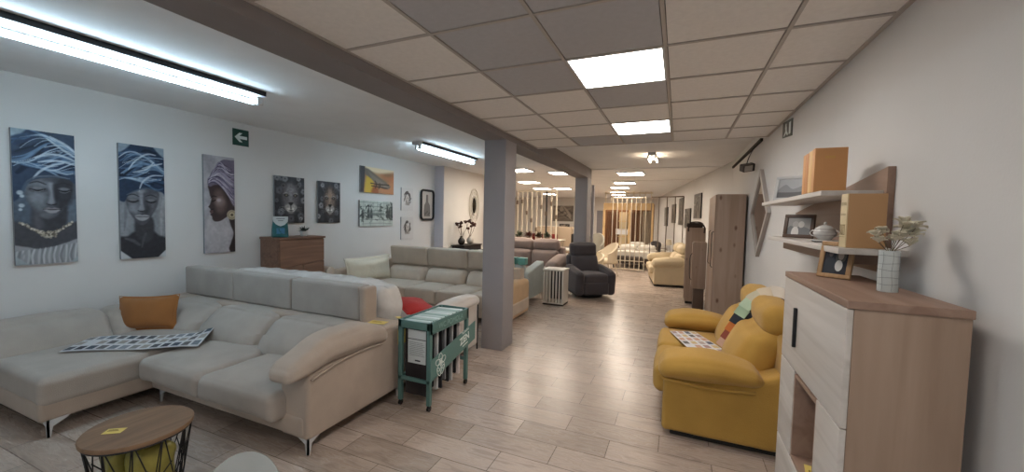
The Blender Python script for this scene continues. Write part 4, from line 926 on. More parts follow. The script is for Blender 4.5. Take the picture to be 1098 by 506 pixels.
# ------------------------------------------------------------------ left dresser and what stands on it
W_mid = wood('wood_dresser', '#8d6b58', '#6f5344', 'y', .8)
def dresser():
    t = thing('dresser', 'brown wooden dresser with two upper doors and drawers against the left wall', 'dresser', (-5.2, 4.0, 0))
    MB().bb(-5.39, -5.02, 3.66, 4.40, .08, 1.27).build('body', W_mid, t)
    MB().bb(-5.395, -4.985, 3.65, 4.41, 1.27, 1.30, .005).build('top', W_mid, t)
    x0, x1 = -5.02, -4.995
    MB().prism([(x0, 3.67, 1.26), (x0, 4.39, 1.26), (x0, 4.39, .94), (x0, 3.67, .87)], (.022, 0, 0)).build('drawer', W_mid, t)
    MB().prism([(x0, 3.67, .86), (x0, 4.02, .894), (x0, 4.02, .1), (x0, 3.67, .1)], (.022, 0, 0)).build('door', W_mid, t)
    MB().prism([(x0, 4.03, .895), (x0, 4.39, .93), (x0, 4.39, .1), (x0, 4.03, .1)], (.022, 0, 0)).build('door', W_mid, t)
    MB().bb(-5.36, -5.04, 3.68, 4.38, 0, .08).build('plinth', M_dark, t)
dresser()
def shop_bag():
    t = thing('standing_bag', 'teal and white printed bag standing on the dresser below the lion canvas', 'bag', (-5.15, 3.76, 1.30))
    M = T(-5.12, 3.76, 1.30, 0, 0, R(62))
    def fn(v, u): return Vector((v.x*(1+.12*(-u[2])), v.y*(1-.75*max(0, u[2])**1.2), v.z)) + Vector((0, .012*math.sin(u[0]*4+u[2]*3), 0))
    mb = MB(); mb.rbox((0, 0, .145), (.19, .09, .29), r=.018, n=8, fn=fn); mb.v = [M @ v for v in mb.v]; mb.build('bag_body', mat('bag_teal', '#2e6f74', rough=.3, var=.3, vscale=12), t)
    mb = MB(); pts = [(-.093, .29), (.093, .29), (.088, .22), (.05, .175), (.0, .155), (-.05, .175), (-.088, .22)]
    mb.prism([M @ Vector((x, -.035-.03*(.29-z)/.14*0-.012, z)) for x, z in pts], M.to_3x3() @ Vector((0, -.003, 0))); mb.build('white_header', mat('bag_white', '#c7cdce', rough=.3), t)
    mb = MB(); mb.prism([M @ Vector((x, -.052, z)) for x, z in ((-.05, .05), (.05, .05), (.05, .13), (-.05, .13))], M.to_3x3() @ Vector((0, -.003, 0))); mb.build('blue_label', mat('bag_blue', '#3f7ba0', rough=.3), t)
    mb = MB()
    for k, (w, z) in enumerate(((.10, .262), (.11, .256), (.07, .235), (.06, .228))): mb.prism([M @ Vector((x, -.0515, zz)) for x, zz in ((-w/2, z), (w/2, z), (w/2, z+.0035), (-w/2, z+.0035))], M.to_3x3() @ Vector((0, -.001, 0)))
    mb.build('printed_lines', mat('ink_dark', '#2d3034'), t)
shop_bag()
def succulent():
    t = thing('potted_plant', 'small dark spiky plant in a white pot on the dresser', 'plant', (-5.15, 4.16, 1.30))
    c = Vector((-5.15, 4.16, 1.30))
    MB().lathe([(.035, 0), (.05, .02), (.055, .075), (.048, .075), (.045, .06), (.001, .06)], c, 18).build('pot', mat('pot_white', '#c9c9c7', rough=.4), t)
    rn = random.Random(3); mb = MB()
    for i in range(18):
        a = rn.uniform(0, 2*PI); l = rn.uniform(.07, .12); e = rn.uniform(.2, 1.2); d = Vector((math.cos(a)*math.cos(e), math.sin(a)*math.cos(e), math.sin(e)))
        p0 = c+Vector((0, 0, .065)); mb.tube([p0, p0+d*l*.5, p0+d*l+Vector((0, 0, -.01))], [.008, .012, .001], n=6, flat=.4)
    mb.build('leaves', mat('leaf_dark', '#28302c', rough=.6), t)
succulent()

# ------------------------------------------------------------------ coffee table
def coffee():
    c = Vector((-2.67, 1.13, 0))
    t = thing('coffee_table', 'round wire basket coffee table with a wooden top in the foreground', 'table', c)
    MB().lathe([(.001, .447), (.222, .447), (.232, .452), (.234, .468), (.230, .474), (.001, .474)], c, 56).build('tabletop', wood('wood_table', '#8a6d52', '#6f553f', 'y', .7, rough=.55), t)
    mb = MB(); n = 12; rt, rb = .222, .16
    mb.tube([c+Vector((rt*math.cos(a), rt*math.sin(a), .443)) for a in [2*PI*i/40 for i in range(40)]], .005, n=6, closed=True)
    mb.tube([c+Vector((rb*math.cos(a), rb*math.sin(a), .006)) for a in [2*PI*i/40 for i in range(40)]], .005, n=6, closed=True)
    rn = random.Random(4)
    def rim(a, z): r = rb+(rt-rb)*z/.443; return c+Vector((r*math.cos(a), r*math.sin(a), z))
    for i in range(n):
        a = 2*PI*i/n; b = 2*PI*(i+1)/n; m = (a+b)/2
        mb.cyl(rim(a, .443), rim(a-.1, .006), .0035, n=6); mb.cyl(rim(a+.05, .443), rim(m+.12, .2), .0032, n=6); mb.cyl(rim(m+.12, .2), rim(b-.1, .006), .0032, n=6)
        mb.cyl(rim(b-.02, .443), rim(m+.12, .2), .0032, n=6); mb.cyl(rim(m+.12, .2), rim(a+.05, .006), .0032, n=6)
        mb.cyl(rim(m+.12, .2), rim(b+.12+.14, .3), .0032, n=6)
    mb.build('wire_basket', M_black, t)
    # golden wrapped blanket-like content inside the basket
    t2 = thing('wrapped_parcel', 'yellow-green glossy wrapped parcel stored inside the wire basket table', 'parcel', c+Vector((0, 0, .01)))
    g = mat('parcel_gold', '#a39a4e', rough=.3, var=.35, vscale=9, bump=.8, bscale=25)
    for dx, dy, s in ((-.06, -.03, 1), (.065, .02, 2)):
        mb = MB(); mb.rbox(c+Vector((dx, dy, .2)), (.13, .19, .36), r=.04, n=8, fn=wrinkle(.015, 14, s)); mb.build('wrapped_bundle', g, t2)
    mb = MB(); mb.rbox(c+Vector((0, 0, .19)), (.03, .12, .34), r=.01, n=3); mb.build('dark_strap', mat('parcel_dark', '#2d2018'), t2)
coffee()
tagcard('yellow price card lying on the round coffee table', (-2.75, 1.06, .4745), T(-2.715, 1.045, .4748, 0, 0, R(35)), .085, .052)
def clear_chair():
    t = thing('plastic_chair', 'translucent white plastic bucket seat at the bottom edge, beside the coffee table', 'chair', (-1.745, .98, 0))
    m = mat('plastic_translucent', '#c9cac6', rough=.12, bump=.35, bscale=8, trans=.5, spec=.6)
    def f(u, v):
        a = R(-35)+2*PI*u*.999; r = .06+.20*v; up = v**2.2
        hgt = .27+.27*(.5+.5*math.cos(a-R(120)))**6+.04*math.sin(2*a)
        x = -1.745+r*math.cos(a)*(1.0+.05*math.sin(3*a)); y = .98+r*math.sin(a)
        return (x, y, .28+(hgt-.28)*up + .012*math.sin(5*a+1)*v)
    MB().grid(f, 48, 14, thick=.006).build('shell', m, t)
    MB().lathe([(.001, .275), (.06, .275), (.065, .285), (.001, .285)], (-1.745, .98, 0), 20).build('seat', m, t)
    for i in range(4):
        a = PI/4+i*PI/2; MB().cyl((-1.745+.05*math.cos(a), .98+.05*math.sin(a), .28), (-1.745+.2*math.cos(a), .98+.2*math.sin(a), 0), .012, .009, n=8).build('leg', M_chr, t)
clear_chair()

# ------------------------------------------------------------------ green swatch cart
M_green = mat('cart_green', '#587a75', rough=.45, var=.05, vscale=5)
def cart():
    t = thing('display_cart', 'dark green metal cart on castors holding hanging fabric samples, with white lettering', 'cart', (-2.02, 3.0, 0))
    x0, x1, y0, y1, zt = -2.19, -1.86, 2.69, 3.34, .755
    for x, y in ((x0, y0), (x1, y0), (x0, y1), (x1, y1)):
        sx = 1 if x == x0 else -1; sy = 1 if y == y0 else -1
        MB().bb(min(x, x+.035*sx), max(x, x+.035*sx), min(y, y+.035*sy), max(y, y+.035*sy), .05, zt, .003).build('leg', M_green, t)
        cx, cy = x+.0175*sx, y+.0175*sy
        w = MB(); w.cyl((cx-.01, cy, .024), (cx+.01, cy, .024), .024, n=16).bb(cx-.014, cx+.014, cy-.008, cy+.008, .03, .052, .002); w.build('castor', M_black, t)
    MB().bb(x1-.012, x1, y0, y1, .655, zt, .002).build('side_rail', M_green, t)
    MB().bb(x0, x0+.012, y0, y1, .655, zt, .002).build('side_rail', M_green, t)
    MB().bb(x0, x1, y0, y0+.012, .69, zt, .002).build('end_rail', M_green, t)
    MB().bb(x0, x1, y1-.012, y1, .69, zt, .002).build('end_rail', M_green, t)
    MB().bb(x0, x1, y0, y0+.02, .235, .265, .002).build('lower_bar', M_green, t); MB().bb(x0, x1, y1-.02, y1, .235, .265, .002).build('lower_bar', M_green, t)
    MB().bb(x0+.002, x0+.02, y0, y1, .235, .265, .002).build('lower_bar', M_green, t)
    # printed banner on the right side, tilted: low in front, high at the back
    b = MB(); b.prism([(x1+.002, y0+.0, .255), (x1+.002, y1+.12, .42), (x1+.002, y1+.12, .60), (x1+.002, y0+.0, .44)], (.006, 0, 0)); b.build('banner', mat('cart_banner', '#5b7f7a', rough=.4), t)
    wt = mat('lettering_white', '#dfe8e4', rough=.4)
    # text runs along +Y on the plane X = const, upright Z, read from +X
    def TM(y, z, sl=0): return Matrix.Translation((x1+.0095, y, z)) @ Matrix.Rotation(R(sl), 4, 'X') @ Matrix(((0, 0, 1, 0), (1, 0, 0, 0), (0, 1, 0, 0), (0, 0, 0, 1)))
    text_mesh('ZEN', .092, TM(3.25, .475, 12), wt, 'lettering', t, offset=.003)
    text_mesh('Tapizados', .035, TM(3.26, .548, 12), wt, 'lettering', t)
    MB().prism([(x1+.0085, 3.21, .415), (x1+.0085, 3.31, .436), (x1+.0085, 3.31, .424), (x1+.0085, 3.21, .403)], (.001, 0, 0)).build('underline', wt, t)
    M2 = Matrix.Translation((x1+.0008, 3.02, .703)) @ Matrix(((0, 0, 1, 0), (1, 0, 0, 0), (0, 1, 0, 0), (0, 0, 0, 1)))
    text_mesh('WC.POMOLA', .068, M2, mat('lettering_pale', '#86a8a0', rough=.4), 'lettering', t)
    # outline rose emblem
    e = MB(); c0 = Vector((x1+.0095, 2.84, .385))
    def loop(cy, cz, ry, rz, rot, r=.0028):
        e.tube([c0+Vector((0, cy+ry*math.cos(q)*math.cos(rot)-rz*math.sin(q)*math.sin(rot), cz+ry*math.cos(q)*math.sin(rot)+rz*math.sin(q)*math.cos(rot))) for q in [2*PI*i/18 for i in range(18)]], r, n=5, closed=True)
    loop(0, .0, .022, .03, .3); loop(.0, 0, .012, .016, .8)
    for k in range(5): a = k*2*PI/5+.4; loop(.042*math.cos(a), .042*math.sin(a), .038, .026, a)
    loop(-.03, -.075, .02, .045, .5); loop(.03, -.07, .018, .04, -.4)
    e.build('rose_emblem', wt, t)
    return t
cart()
def samples():
    cols = ['c9d2cf', 'b9c6c2', '8fa5a0', 'd3d9d6', '23242a', '3a3c42', 'bfc9c6', 'aab6b3']
    for k in range(9):
        y = 2.745+.062*k
        t = thing('fabric_sample_hanger', 'fabric sample hanger in the green cart, %s' % ['frontmost, with a printed white card', 'second from the front', 'third from the front', 'fourth from the front', 'middle one', 'fourth from the back', 'third from the back', 'second from the back', 'rearmost'][k], 'fabric sample', (-2.03, y, .3), group='fabric samples hanging in the green cart')
        c = cols[k % len(cols)]
        MB().rbox((-2.025, y, .742), (.28, .052, .022), r=.008, n=2, fn=lambda v, u: v+Vector((0, 0, .004*u[0]))).build('hanger_bar', mat('hanger_%d' % (k % 3), ['#b7c8c4', '#93aca6', '#cdd6d4'][k % 3], rough=.35), t)
        cc = ['2e2829', '1c1c20', 'cfd0d0', '1e1e22', '8e8f93', '232327', 'b9b9ba', '1d1d20', 'ded3d0'][k]
        def fn(v, u, k=k): return v+Vector((0, .006*math.sin(u[0]*5+k)*(1-u[2])/2, .01*math.sin(k*2.3)))
        zb = .10+.03*((k*5) % 3)
        MB().rbox((-2.025, y, (.73+zb)/2), (.25, .022, .73-zb), r=.008, n=8, fn=fn).build('fabric', fabric('hang_'+cc, '#'+cc), t)
        if k == 0:
            MB().bb(-2.115, -1.93, y-.0165, y-.0145, .38, .67, .0006).build('printed_card', mat('card_print', '#cdd2d2', rough=.45), t)
            mb = MB(); mb.box(-2.115, -1.93, y-.0185, y-.0172, .588, .594)
            for i in range(9): mb.box(-2.10, -1.96+.01*(i % 3), y-.0185, y-.0172, .56-.014*i, .562-.014*i)
            mb.box(-2.04, -1.985, y-.0185, y-.0172, .40, .412); mb.build('printed_lines', mat('ink_dark', '#2d3034'), t)
samples()

# ------------------------------------------------------------------ white slatted side table
def slat_table():
    t = thing('slatted_side_table', 'white side table with vertical slats on a dark base, beside the charcoal recliner', 'side table', (-2.1, 7.25, 0))
    w = mat('paint_offwhite', '#cfc8be', rough=.5); x0, x1, y0, y1 = -2.33, -1.93, 7.05, 7.42
    MB().bb(x0-.01, x1+.01, y0-.01, y1+.01, .655, .685, .004).build('tabletop', w, t)
    MB().bb(x0, x1, y0, y1, 0, .03, .004).build('base', M_dark, t)
    MB().bb(x0, x1, y0, y1, .03, .055, .004).build('bottom_board', w, t)
    for i in range(7):
        x = x0+.004+(x1-x0-.036)*i/6
        MB().bb(x, x+.028, y0, y0+.02, .05, .66, .003).build('slat', w, t)
    for i in range(5):
        y = y0+.05+(y1-y0-.09)*i/4
        for x in (x0, x1-.02): MB().bb(x, x+.02, y, y+.03, .05, .66, .003).build('slat', w, t)
    MB().bb(x0+.03, x1-.03, y1-.03, y1-.02, .05, .66, .003).build('back_board', M_dark, t)
slat_table()

# ------------------------------------------------------------------ right highboard
W_oak = wood('wood_oak_side', '#a48d7b', '#8f7866', 'z', .55, knots=True)
W_top = wood('wood_oak_top', '#9a8070', '#84695a', 'y', .6)
W_pale = wood('wood_pale_front', '#cac4be', '#b5aea7', 'y', .6, rough=.5)
def highboard():
    t = thing('highboard', 'oak highboard with pale doors, a black handle and an open niche, at the right edge', 'cabinet', (.7, 2.08, 0))
    xa, xb, ya, yb = .562, .855, 1.668, 2.50
    MB().bb(xa, xb, ya, ya+.02, .04, 1.372, .002).build('side_panel', W_oak, t)
    MB().bb(xa, xb, yb-.02, yb, .04, 1.372, .002).build('side_panel', W_oak, t)
    MB().bb(.54, .857, 1.66, 2.505, 1.372, 1.40, .003).build('top', W_top, t)
    MB().box(xb-.012, xb-.002, ya+.02, yb-.02, .04, 1.37).build('back_panel', W_top, t)
    MB().bb(xa, xb-.01, ya+.02, yb-.02, .04, .06, .001).build('shelf', W_top, t)
    MB().bb(xa, xb-.01, ya+.02, yb-.02, .935, .953, .001).build('shelf', W_top, t)
    MB().bb(.60, .84, 1.70, 2.46, 0, .04, .003).build('plinth', M_dark, t)
    d = MB().bb(.542, .561, ya, yb, .952, 1.369, .002).build('door', W_pale, t)
    MB().bb(.528, .5425, 2.245, 2.262, 1.06, 1.25, .003).build('handle', M_black, d)
    MB().bb(.542, .561, ya, 1.915, .525, .947, .002).build('side_front', W_pale, t)
    MB().bb(.542, .561, 2.245, yb, .525, .947, .002).build('side_front', W_pale, t)
    MB().bb(.542, .561, ya, yb, .05, .52, .002).build('door', W_pale, t)
    n = MB(); n.bb(.545, .84, 1.916, 1.932, .53, .934, .001).bb(.545, .84, 2.228, 2.244, .53, .934, .001).bb(.545, .84, 1.932, 2.228, .522, .54, .001).bb(.545, .84, 1.932, 2.228, .92, .936, .001); n.build('open_niche', W_top, t)
highboard()
tagcard('yellow price tag standing in the open niche of the highboard', (.60, 2.08, .541), T(.60, 2.10, .5415, 0, 0, R(80)), .11, .06)
def photo_frame(label, c, w, h, M, fm, inner, shapes, border=.02, th=.015, bgc='26242a'):
    t = thing('photo_frame', label, 'photo frame', c)
    mb = MB()
    for a in ((-w/2, w/2, 0, border), (-w/2, w/2, h-border, h), (-w/2, -w/2+border, border, h-border), (w/2-border, w/2, border, h-border)):
        mb.rbox(((a[0]+a[1])/2, 0, (a[2]+a[3])/2), (a[1]-a[0], th, a[3]-a[2]), r=.003, n=1, k=2)
    mb.v = [M @ v for v in mb.v]; mb.build('frame', fm, t)
    mb = MB(); mb.box(-w/2+border*.8, w/2-border*.8, -.001, th*.4, border*.8, h-border*.8, M=M); mb.build('backing', M_dark, t)
    pm = MB(); d = -.0015; iw, ih = w-2*border, h-2*border
    pm.add([M @ Vector((-iw/2+u*iw, d, border+v*ih)) for u, v in ((0, 0), (1, 0), (1, 1), (0, 1))], [(0, 1, 2, 3)], mat('print_'+bgc, '#'+bgc, rough=.3))
    for pts, cc in shapes:
        d -= .0003; pm.add([M @ Vector((-iw/2+max(0, min(1, u))*iw, d, border+max(0, min(1, v))*ih)) for u, v in pts], [tuple(range(len(pts)))], mat('print_'+cc, '#'+cc, rough=.35))
    pm.build('photograph', None, t)
    s = MB(); s.prism([M @ Vector(p) for p in ((-.015, th/2, h*.75), (.015, th/2, h*.75), (.02, th/2, h*.55), (-.02, th/2, h*.55))], M.to_3x3() @ Vector((0, .004, 0))); s.build('stand', M_dark, t)
    return t
pf = [(S_((.05, .0), (.05, .45), (.3, .6), (.5, .45), (.5, 0)), '33343a'), (S_((.5, .5), (.55, .85), (.75, .92), (.92, .75), (.88, .5), (.7, .42)), '54524a'), (E_(.7, .66, .12, .15), 'a89a8c'), (E_(.66, .3, .16, .2), 'c6c2bc'), (E_(.28, .72, .09, .12), '6d625c')]
photo_frame('light oak photo frame with a dark family photo standing on the highboard', (.69, 2.31, 1.40), .135, .175, T(.685, 2.30, 1.402, R(-14), 0, R(-40)), wood('wood_frame', '#b08d66', '#96744f', 'z', 2), None, pf)
def vase():
    c = Vector((.76, 1.97, 1.40)); t = thing('flower_vase', 'white cylinder vase with thin grey grid lines holding cream flowers on the highboard', 'vase', c)
    n = 40; pr_ = [(.001, 0), (.030, 0), (.0315, .004), (.0315, .158), (.029, .160), (.027, .156), (.027, .01), (.001, .01)]
    MB().lathe(pr_, c, n).build('vase_body', mat('ceramic_white', '#bfc4c2', rough=.3), t)
    mb = MB(); g = mat('ceramic_lines', '#6f7775', rough=.4)
    for z in (.03, .055, .085, .11, .14):
        mb.tube([c+Vector((.0317*math.cos(a), .0317*math.sin(a), z+.002*math.sin(2*a+z*90))) for a in [2*PI*i/32 for i in range(32)]], .0008, n=5, closed=True)
    for k in range(7):
        a = k*2*PI/7+.2; mb.tube([c+Vector((.0317*math.cos(a+.05*math.sin(z*60)), .0317*math.sin(a+.05*math.sin(z*60)), z)) for z in [.005+.15*i/10 for i in range(11)]], .0006, n=5)
    mb.build('grid_lines', g, t)
    # artificial flowers: bouquet left (rounder petals) and long leaves right
    rn = random.Random(12); pet = mat('petal_cream', '#d8d0ba', rough=.6, var=.12, vscale=30); top = c+Vector((0, 0, .155))
    right = Vector((.92, .39, 0)); 
    heads = [(-.045, .035, .030), (-.02, .065, .03), (-.055, .062, .026), (-.005, .04, .03), (.045, .05, .036), (.06, .085, .036), (.035, .105, .03), (.085, .06, .034), (.062, .025, .032), (.09, .095, .03), (-.03, .085, .022)]
    stems = MB()
    for k, (dx, dz, r) in enumerate(heads):
        hc = top+right*dx+Vector((rn.uniform(-.015, .015), rn.uniform(-.02, .01), dz))
        stems.tube([c+Vector((rn.uniform(-.01, .01), rn.uniform(-.01, .01), .03)), top+Vector((0, 0, .0))+right*dx*.15, hc], .0012, n=5)
        f = MB()
        for i in range(6 if dx < .02 else 7):
            a = 2*PI*i/6+rn.random(); e = rn.uniform(-.3, .9); L_ = r*(1.0 if dx < .02 else 1.25); wd = r*(.66 if dx < .02 else .60)
            d = Vector((math.cos(a)*math.cos(e), math.sin(a)*math.cos(e), math.sin(e))); sd = d.cross(Vector((0, 0, 1))).normalized(); up = sd.cross(d)
            f.grid(lambda u, v, d=d, sd=sd, up=up: hc+d*L_*u+sd*(v-.5)*2*wd*math.sin(PI*min(1, u*.93+.07))+up*(.25*L_*math.sin(PI*u*.8)+((v-.5)**2)*wd*1.2), 6, 4, thick=.0012)
        f.build('flower', pet, t)
    stems.build('stems', mat('stem_brown', '#6b5d48'), t)
vase()

# ------------------------------------------------------------------ wall shelf unit and contents
def wall_shelf():
    t = thing('wall_shelf', 'pale two-tier wall shelf on an oak back panel, mounted on the right wall', 'shelf', (.78, 3.1, 1.43))
    MB().prism([(XR-.001, 2.40, 1.43), (XR-.001, 3.95, 1.43), (XR-.001, 3.95, 1.74), (XR-.001, 2.40, 1.935)], (-.03, 0, 0)).build('back_panel', W_top, t)
    MB().bb(.655, .9, 2.43, 3.95, 1.80, 1.825, .002).build('shelf_board', W_pale, t)
    MB().bb(.66, .9, 2.17, 3.66, 1.525, 1.552, .002).build('shelf_board', W_pale, t)
    MB().bb(.72, .9, 2.35, 3.45, 1.47, 1.525, .002).build('shelf_box', W_top, t)
wall_shelf()
def book(label, c, w, d, h, mt, pages, name='book', group=None, title=None, sp=None, ry=0):
    """spine faces -X, cover faces -Y; w = thickness along Y, d = depth along X"""
    t = thing(name, label, 'book', (c[0]+d/2, c[1]+w/2, c[2]), group=group)
    x, y, z = c
    MB().bb(x+.004, x+d, y, y+.003, z, z+h, .001, mt).bb(x+.004, x+d, y+w-.003, y+w, z, z+h, .001, mt).bb(x, x+.005, y, y+w, z, z+h, .002, sp or mt).build('cover', None, t)
    MB().box(x+.006, x+d-.005, y+.003, y+w-.003, z+.003, z+h-.004).build('pages', pages, t)
    return t
pg = mat('paper_cream', '#cdb892', rough=.8)
ob = mat('book_orange', '#cf9660', rough=.5, var=.08, vscale=6); ob2 = mat('book_orange_dark', '#bb7d48', rough=.5); ob3 = mat('book_tan', '#d8b078', rough=.5)
G = 'tall orange books on the upper shelf'
b1 = book('orange hardback facing the camera with a small gold title, nearest on the upper shelf', (.655, 2.56, 1.826), .045, .14, .232, ob, pg)
mb = MB()
for k in range(5): mb.box(.70+.009*k, .706+.009*k, 2.5585, 2.5595, 2.008, 2.014)
mb.box(.70, .742, 2.5585, 2.5595, 2.003, 2.0045).build('title_lettering', mat('gold_ink', '#c9a24e'), b1)
book('tan book with a light spine, second on the upper shelf', (.655, 2.608, 1.826), .06, .13, .228, ob3, pg)
book('dark orange book, third on the upper shelf', (.655, 2.671, 1.826), .05, .13, .224, ob2, pg)
book('bright orange book, farthest on the upper shelf', (.655, 2.724, 1.826), .05, .13, .222, ob, pg)
b = book('large brown binder with a cream spine standing at the near end of the lower shelf', (.695, 2.21, 1.553), .075, .14, .243, mat('binder_brown', '#b58c62', rough=.55), pg, sp=mat('binder_spine', '#cbb993', rough=.5))
mb = MB()
for z in (1.60, 1.61, 1.655, 1.70, 1.705, 1.745, 1.75, 1.755): mb.box(.6935, .6945, 2.22, 2.275, z, z+.0015)
for y in (2.225, 2.24, 2.255, 2.27): mb.box(.6935, .6945, y, y+.0015, 1.61, 1.655)
mb.build('spine_lines', mat('ink_brown', '#6d5b3d'), b)
ph = [(S_((.0, .0), (.1, .5), (.35, .4), (.6, .5), (1, .3), (1, 0)), '6c6c6c'), (E_(.35, .6, .14, .2), '9e9a96'), (E_(.6, .6, .13, .2), 'b3aea8'), (S_((.2, .0), (.25, .4), (.45, .42), (.5, 0)), 'c9c5c0')]
photo_frame('silver white photo frame with a grey landscape, far end of the upper shelf', (.78, 3.25, 1.826), .22, .19, T(.76, 3.56, 1.828, R(-12), 0, R(-40)), mat('frame_white', '#bdbdbd', rough=.3), None, [([(0, 0), (1, 0), (1, .3), (0, .4)], '4a4a4c'), (S_((0, .4), (.3, .7), (.6, .45), (1, .6), (1, .3), (0, .3)), '7c7d80')], bgc='9c9ea2', border=.022)
photo_frame('dark brown photo frame with a grey family portrait on the lower shelf', (.78, 3.3, 1.553), .19, .165, T(.77, 3.30, 1.555, R(-10), 0, R(-38)), mat('frame_brown', '#4b3527', rough=.4), None, ph, bgc='8d8985', border=.024)
def tureen():
    c = Vector((.77, 2.75, 1.553)); t = thing('sugar_bowl', 'white porcelain lidded bowl with two handles on a saucer on the lower shelf', 'bowl', c)
    p = mat('porcelain', '#c6c3bf', rough=.2, var=.15, vscale=30)
    MB().lathe([(.001, .0), (.05, .0), (.075, .008), (.072, .012), (.03, .006), (.001, .006)], c, 32).build('saucer', p, t)
    MB().lathe([(.001, .01), (.028, .01), (.03, .018), (.048, .032), (.055, .05), (.05, .065), (.046, .068), (.001, .068)], c, 32).build('bowl', p, t)
    l = MB().lathe([(.05, .068), (.045, .08), (.028, .092), (.012, .097), (.001, .098)], c, 32).build('lid', p, t)
    MB().ell(c+Vector((0, 0, .106)), (.009, .009, .011), n=12).build('knob', p, l)
    for s in (-1, 1):
        d = Vector((.8, -.6, 0))*s
        MB().tube([c+d*(.052+.02*math.sin(a))+Vector((0, 0, .05-.016*math.cos(a))) for a in [PI*i/8 for i in range(9)]], .003, n=6).build('handle', p, t)
    mb = MB()
    for z, r in ((.058, .0545), (.04, .0527), (.074, .0487)): mb.tube([c+Vector((r*math.cos(a), r*math.sin(a), z)) for a in [2*PI*i/28 for i in range(28)]], .001, n=5, closed=True)
    mb.build('painted_bands', mat('porcelain_line', '#6f6a68'), t)
tureen()
def diamond():
    t = thing('wall_mirror', 'narrow diamond-shaped mirror with thick pale frame on the right wall beyond the shelf', 'mirror', (XR, 5.6, 1.25))
    def D(x, s): return [(x, 5.6, 1.765-.535*s), (x, 5.6+.56*s, 1.765), (x, 5.6, 1.765+.535*s), (x, 5.6-.56*s, 1.765)]
    o, i_ = D(XR-.002, 1), D(XR-.002, .86); mb = MB()
    for k in range(4):
        a, b, c, d = Vector(o[k]), Vector(o[(k+1) % 4]), Vector(i_[(k+1) % 4]), Vector(i_[k])
        mb.prism([a, b, c, d], (-.04, 0, 0))
    mb.build('frame', mat('frame_pale', '#a9a29c', rough=.5), t)
    MB().prism(D(XR-.004, .87), (-.02, 0, 0)).build('mirror_glass', mat('mirror_silver', '#b9b6b4', rough=.06, metal=1), t)
diamond()

# ------------------------------------------------------------------ wardrobe and small cabinets
W_kn = wood('wood_knotty', '#ab9585', '#97806f', 'z', .5, knots=True)
def wardrobe():
    t = thing('wardrobe', 'tall knotty light-oak wardrobe standing behind the mustard sofa', 'wardrobe', (.72, 7.2, 0))
    MB().bb(.522, .90, 6.60, 7.86, .04, 2.06, .003).build('body', W_kn, t)
    MB().bb(.55, .88, 6.63, 7.83, 0, .04, .003).build('plinth', M_dark, t)
    for y0, y1 in ((6.602, 7.2), (7.21, 7.858)):
        d = MB().bb(.50, .521, y0, y1, .05, 2.055, .003).build('door', W_kn, t)
        MB().bb(.512, .5, y0+.2, y0+.42, 1.0, 1.9, .001).build('mirror_inset', mat('mirror_silver', '#b9b6b4'), d) if y0 < 7 else None
        MB().tube([(.498, y0+.08, .95), (.475, y0+.08, .97), (.475, y0+.08, 1.48), (.498, y0+.08, 1.5)], .006, n=6).build('handle', M_black, d)
wardrobe()
def lowcab():
    t = thing('small_cabinet', 'small oak cabinet with a curved handle raised on a dark base, left of the wardrobe', 'cabinet', (.38, 8.15, 0))
    MB().bb(.28, .497, 7.95, 8.35, .40, 1.26, .004).build('body', W_kn, t)
    d = MB().bb(.262, .279, 7.96, 8.34, .42, 1.24, .003).build('door', W_kn, t)
    MB().tube(cr([(.262, 8.02, .55), (.23, 8.04, .62), (.225, 8.05, .95), (.262, 8.02, 1.05)], 5, False), .006, n=6).build('handle', M_black, d)
    MB().bb(.30, .48, 7.98, 8.32, 0, .40, .004).build('base', mat('base_brown', '#5c4a3e'), t)
lowcab()
def tallcab():
    t = thing('slim_cabinet', 'slim oak cabinet panel behind the small cabinet', 'cabinet', (.4, 8.7, 0))
    MB().bb(.165, .5, 8.5, 8.8, .05, 1.52, .004).build('body', W_kn, t)
    MB().bb(.148, .164, 8.51, 8.79, .1, 1.5, .002).build('door', W_kn, t)
    MB().bb(.18, .48, 8.52, 8.78, 0, .05, .002).build('plinth', M_dark, t)
    t2 = thing('shoulder_bag', 'dark bag with straps lying on top of the slim cabinet', 'bag', (.28, 8.62, 1.52))
    b = mat('bag_dark', '#3a2e28', rough=.7)
    mb = MB(); mb.rbox((.30, 8.62, 1.56), (.30, .18, .09), r=.035, n=8, fn=wrinkle(.02, 9, 2)); mb.build('bag_body', b, t2)
    MB().tube(cr([(.19, 8.475, 1.44), (.19, 8.475, 1.53), (.24, 8.5, 1.62), (.40, 8.5, 1.62), (.47, 8.475, 1.53), (.47, 8.475, 1.42)], 5, False), .014, n=6).build('strap', b, t2)
tallcab()

# ------------------------------------------------------------------ rear of the shop
M_rod = mat('rod_white', '#d5c9b4', rough=.4)
def divider(name, label, p0, p1, z0, z1, n, mt, rr=.014, rail=True, dark=(), knots=False):
    p0 = Vector(p0); p1 = Vector(p1); t = thing(name, label, 'room divider', ((p0.x+p1.x)/2, (p0.y+p1.y)/2, 0))
    for i in range(n):
        p = p0.lerp(p1, i/(n-1)); m = M_black if i in dark else mt
        mb = MB().cyl((p.x, p.y, z0), (p.x, p.y, z1), rr, n=8)
        mb.build('rod', m, t)
    if rail:
        MB().cyl((p0.x, p0.y, z1), (p1.x, p1.y, z1), rr*1.3, n=8).build('rail', mt, t)
        MB().cyl((p0.x, p0.y, z0+.02), (p1.x, p1.y, z0+.02), rr*1.3, n=8).build('rail', mt, t)
    return t
t = divider('rod_divider', 'cream rod room divider in front of the beds on the right', (-1.98, 13, 0), (-.96, 13, 0), .03, 2.34, 8, M_rod)
MB().cyl((-1.98, 13, .32), (-.96, 13, .32), .012, n=8).build('rail', M_rod, t)
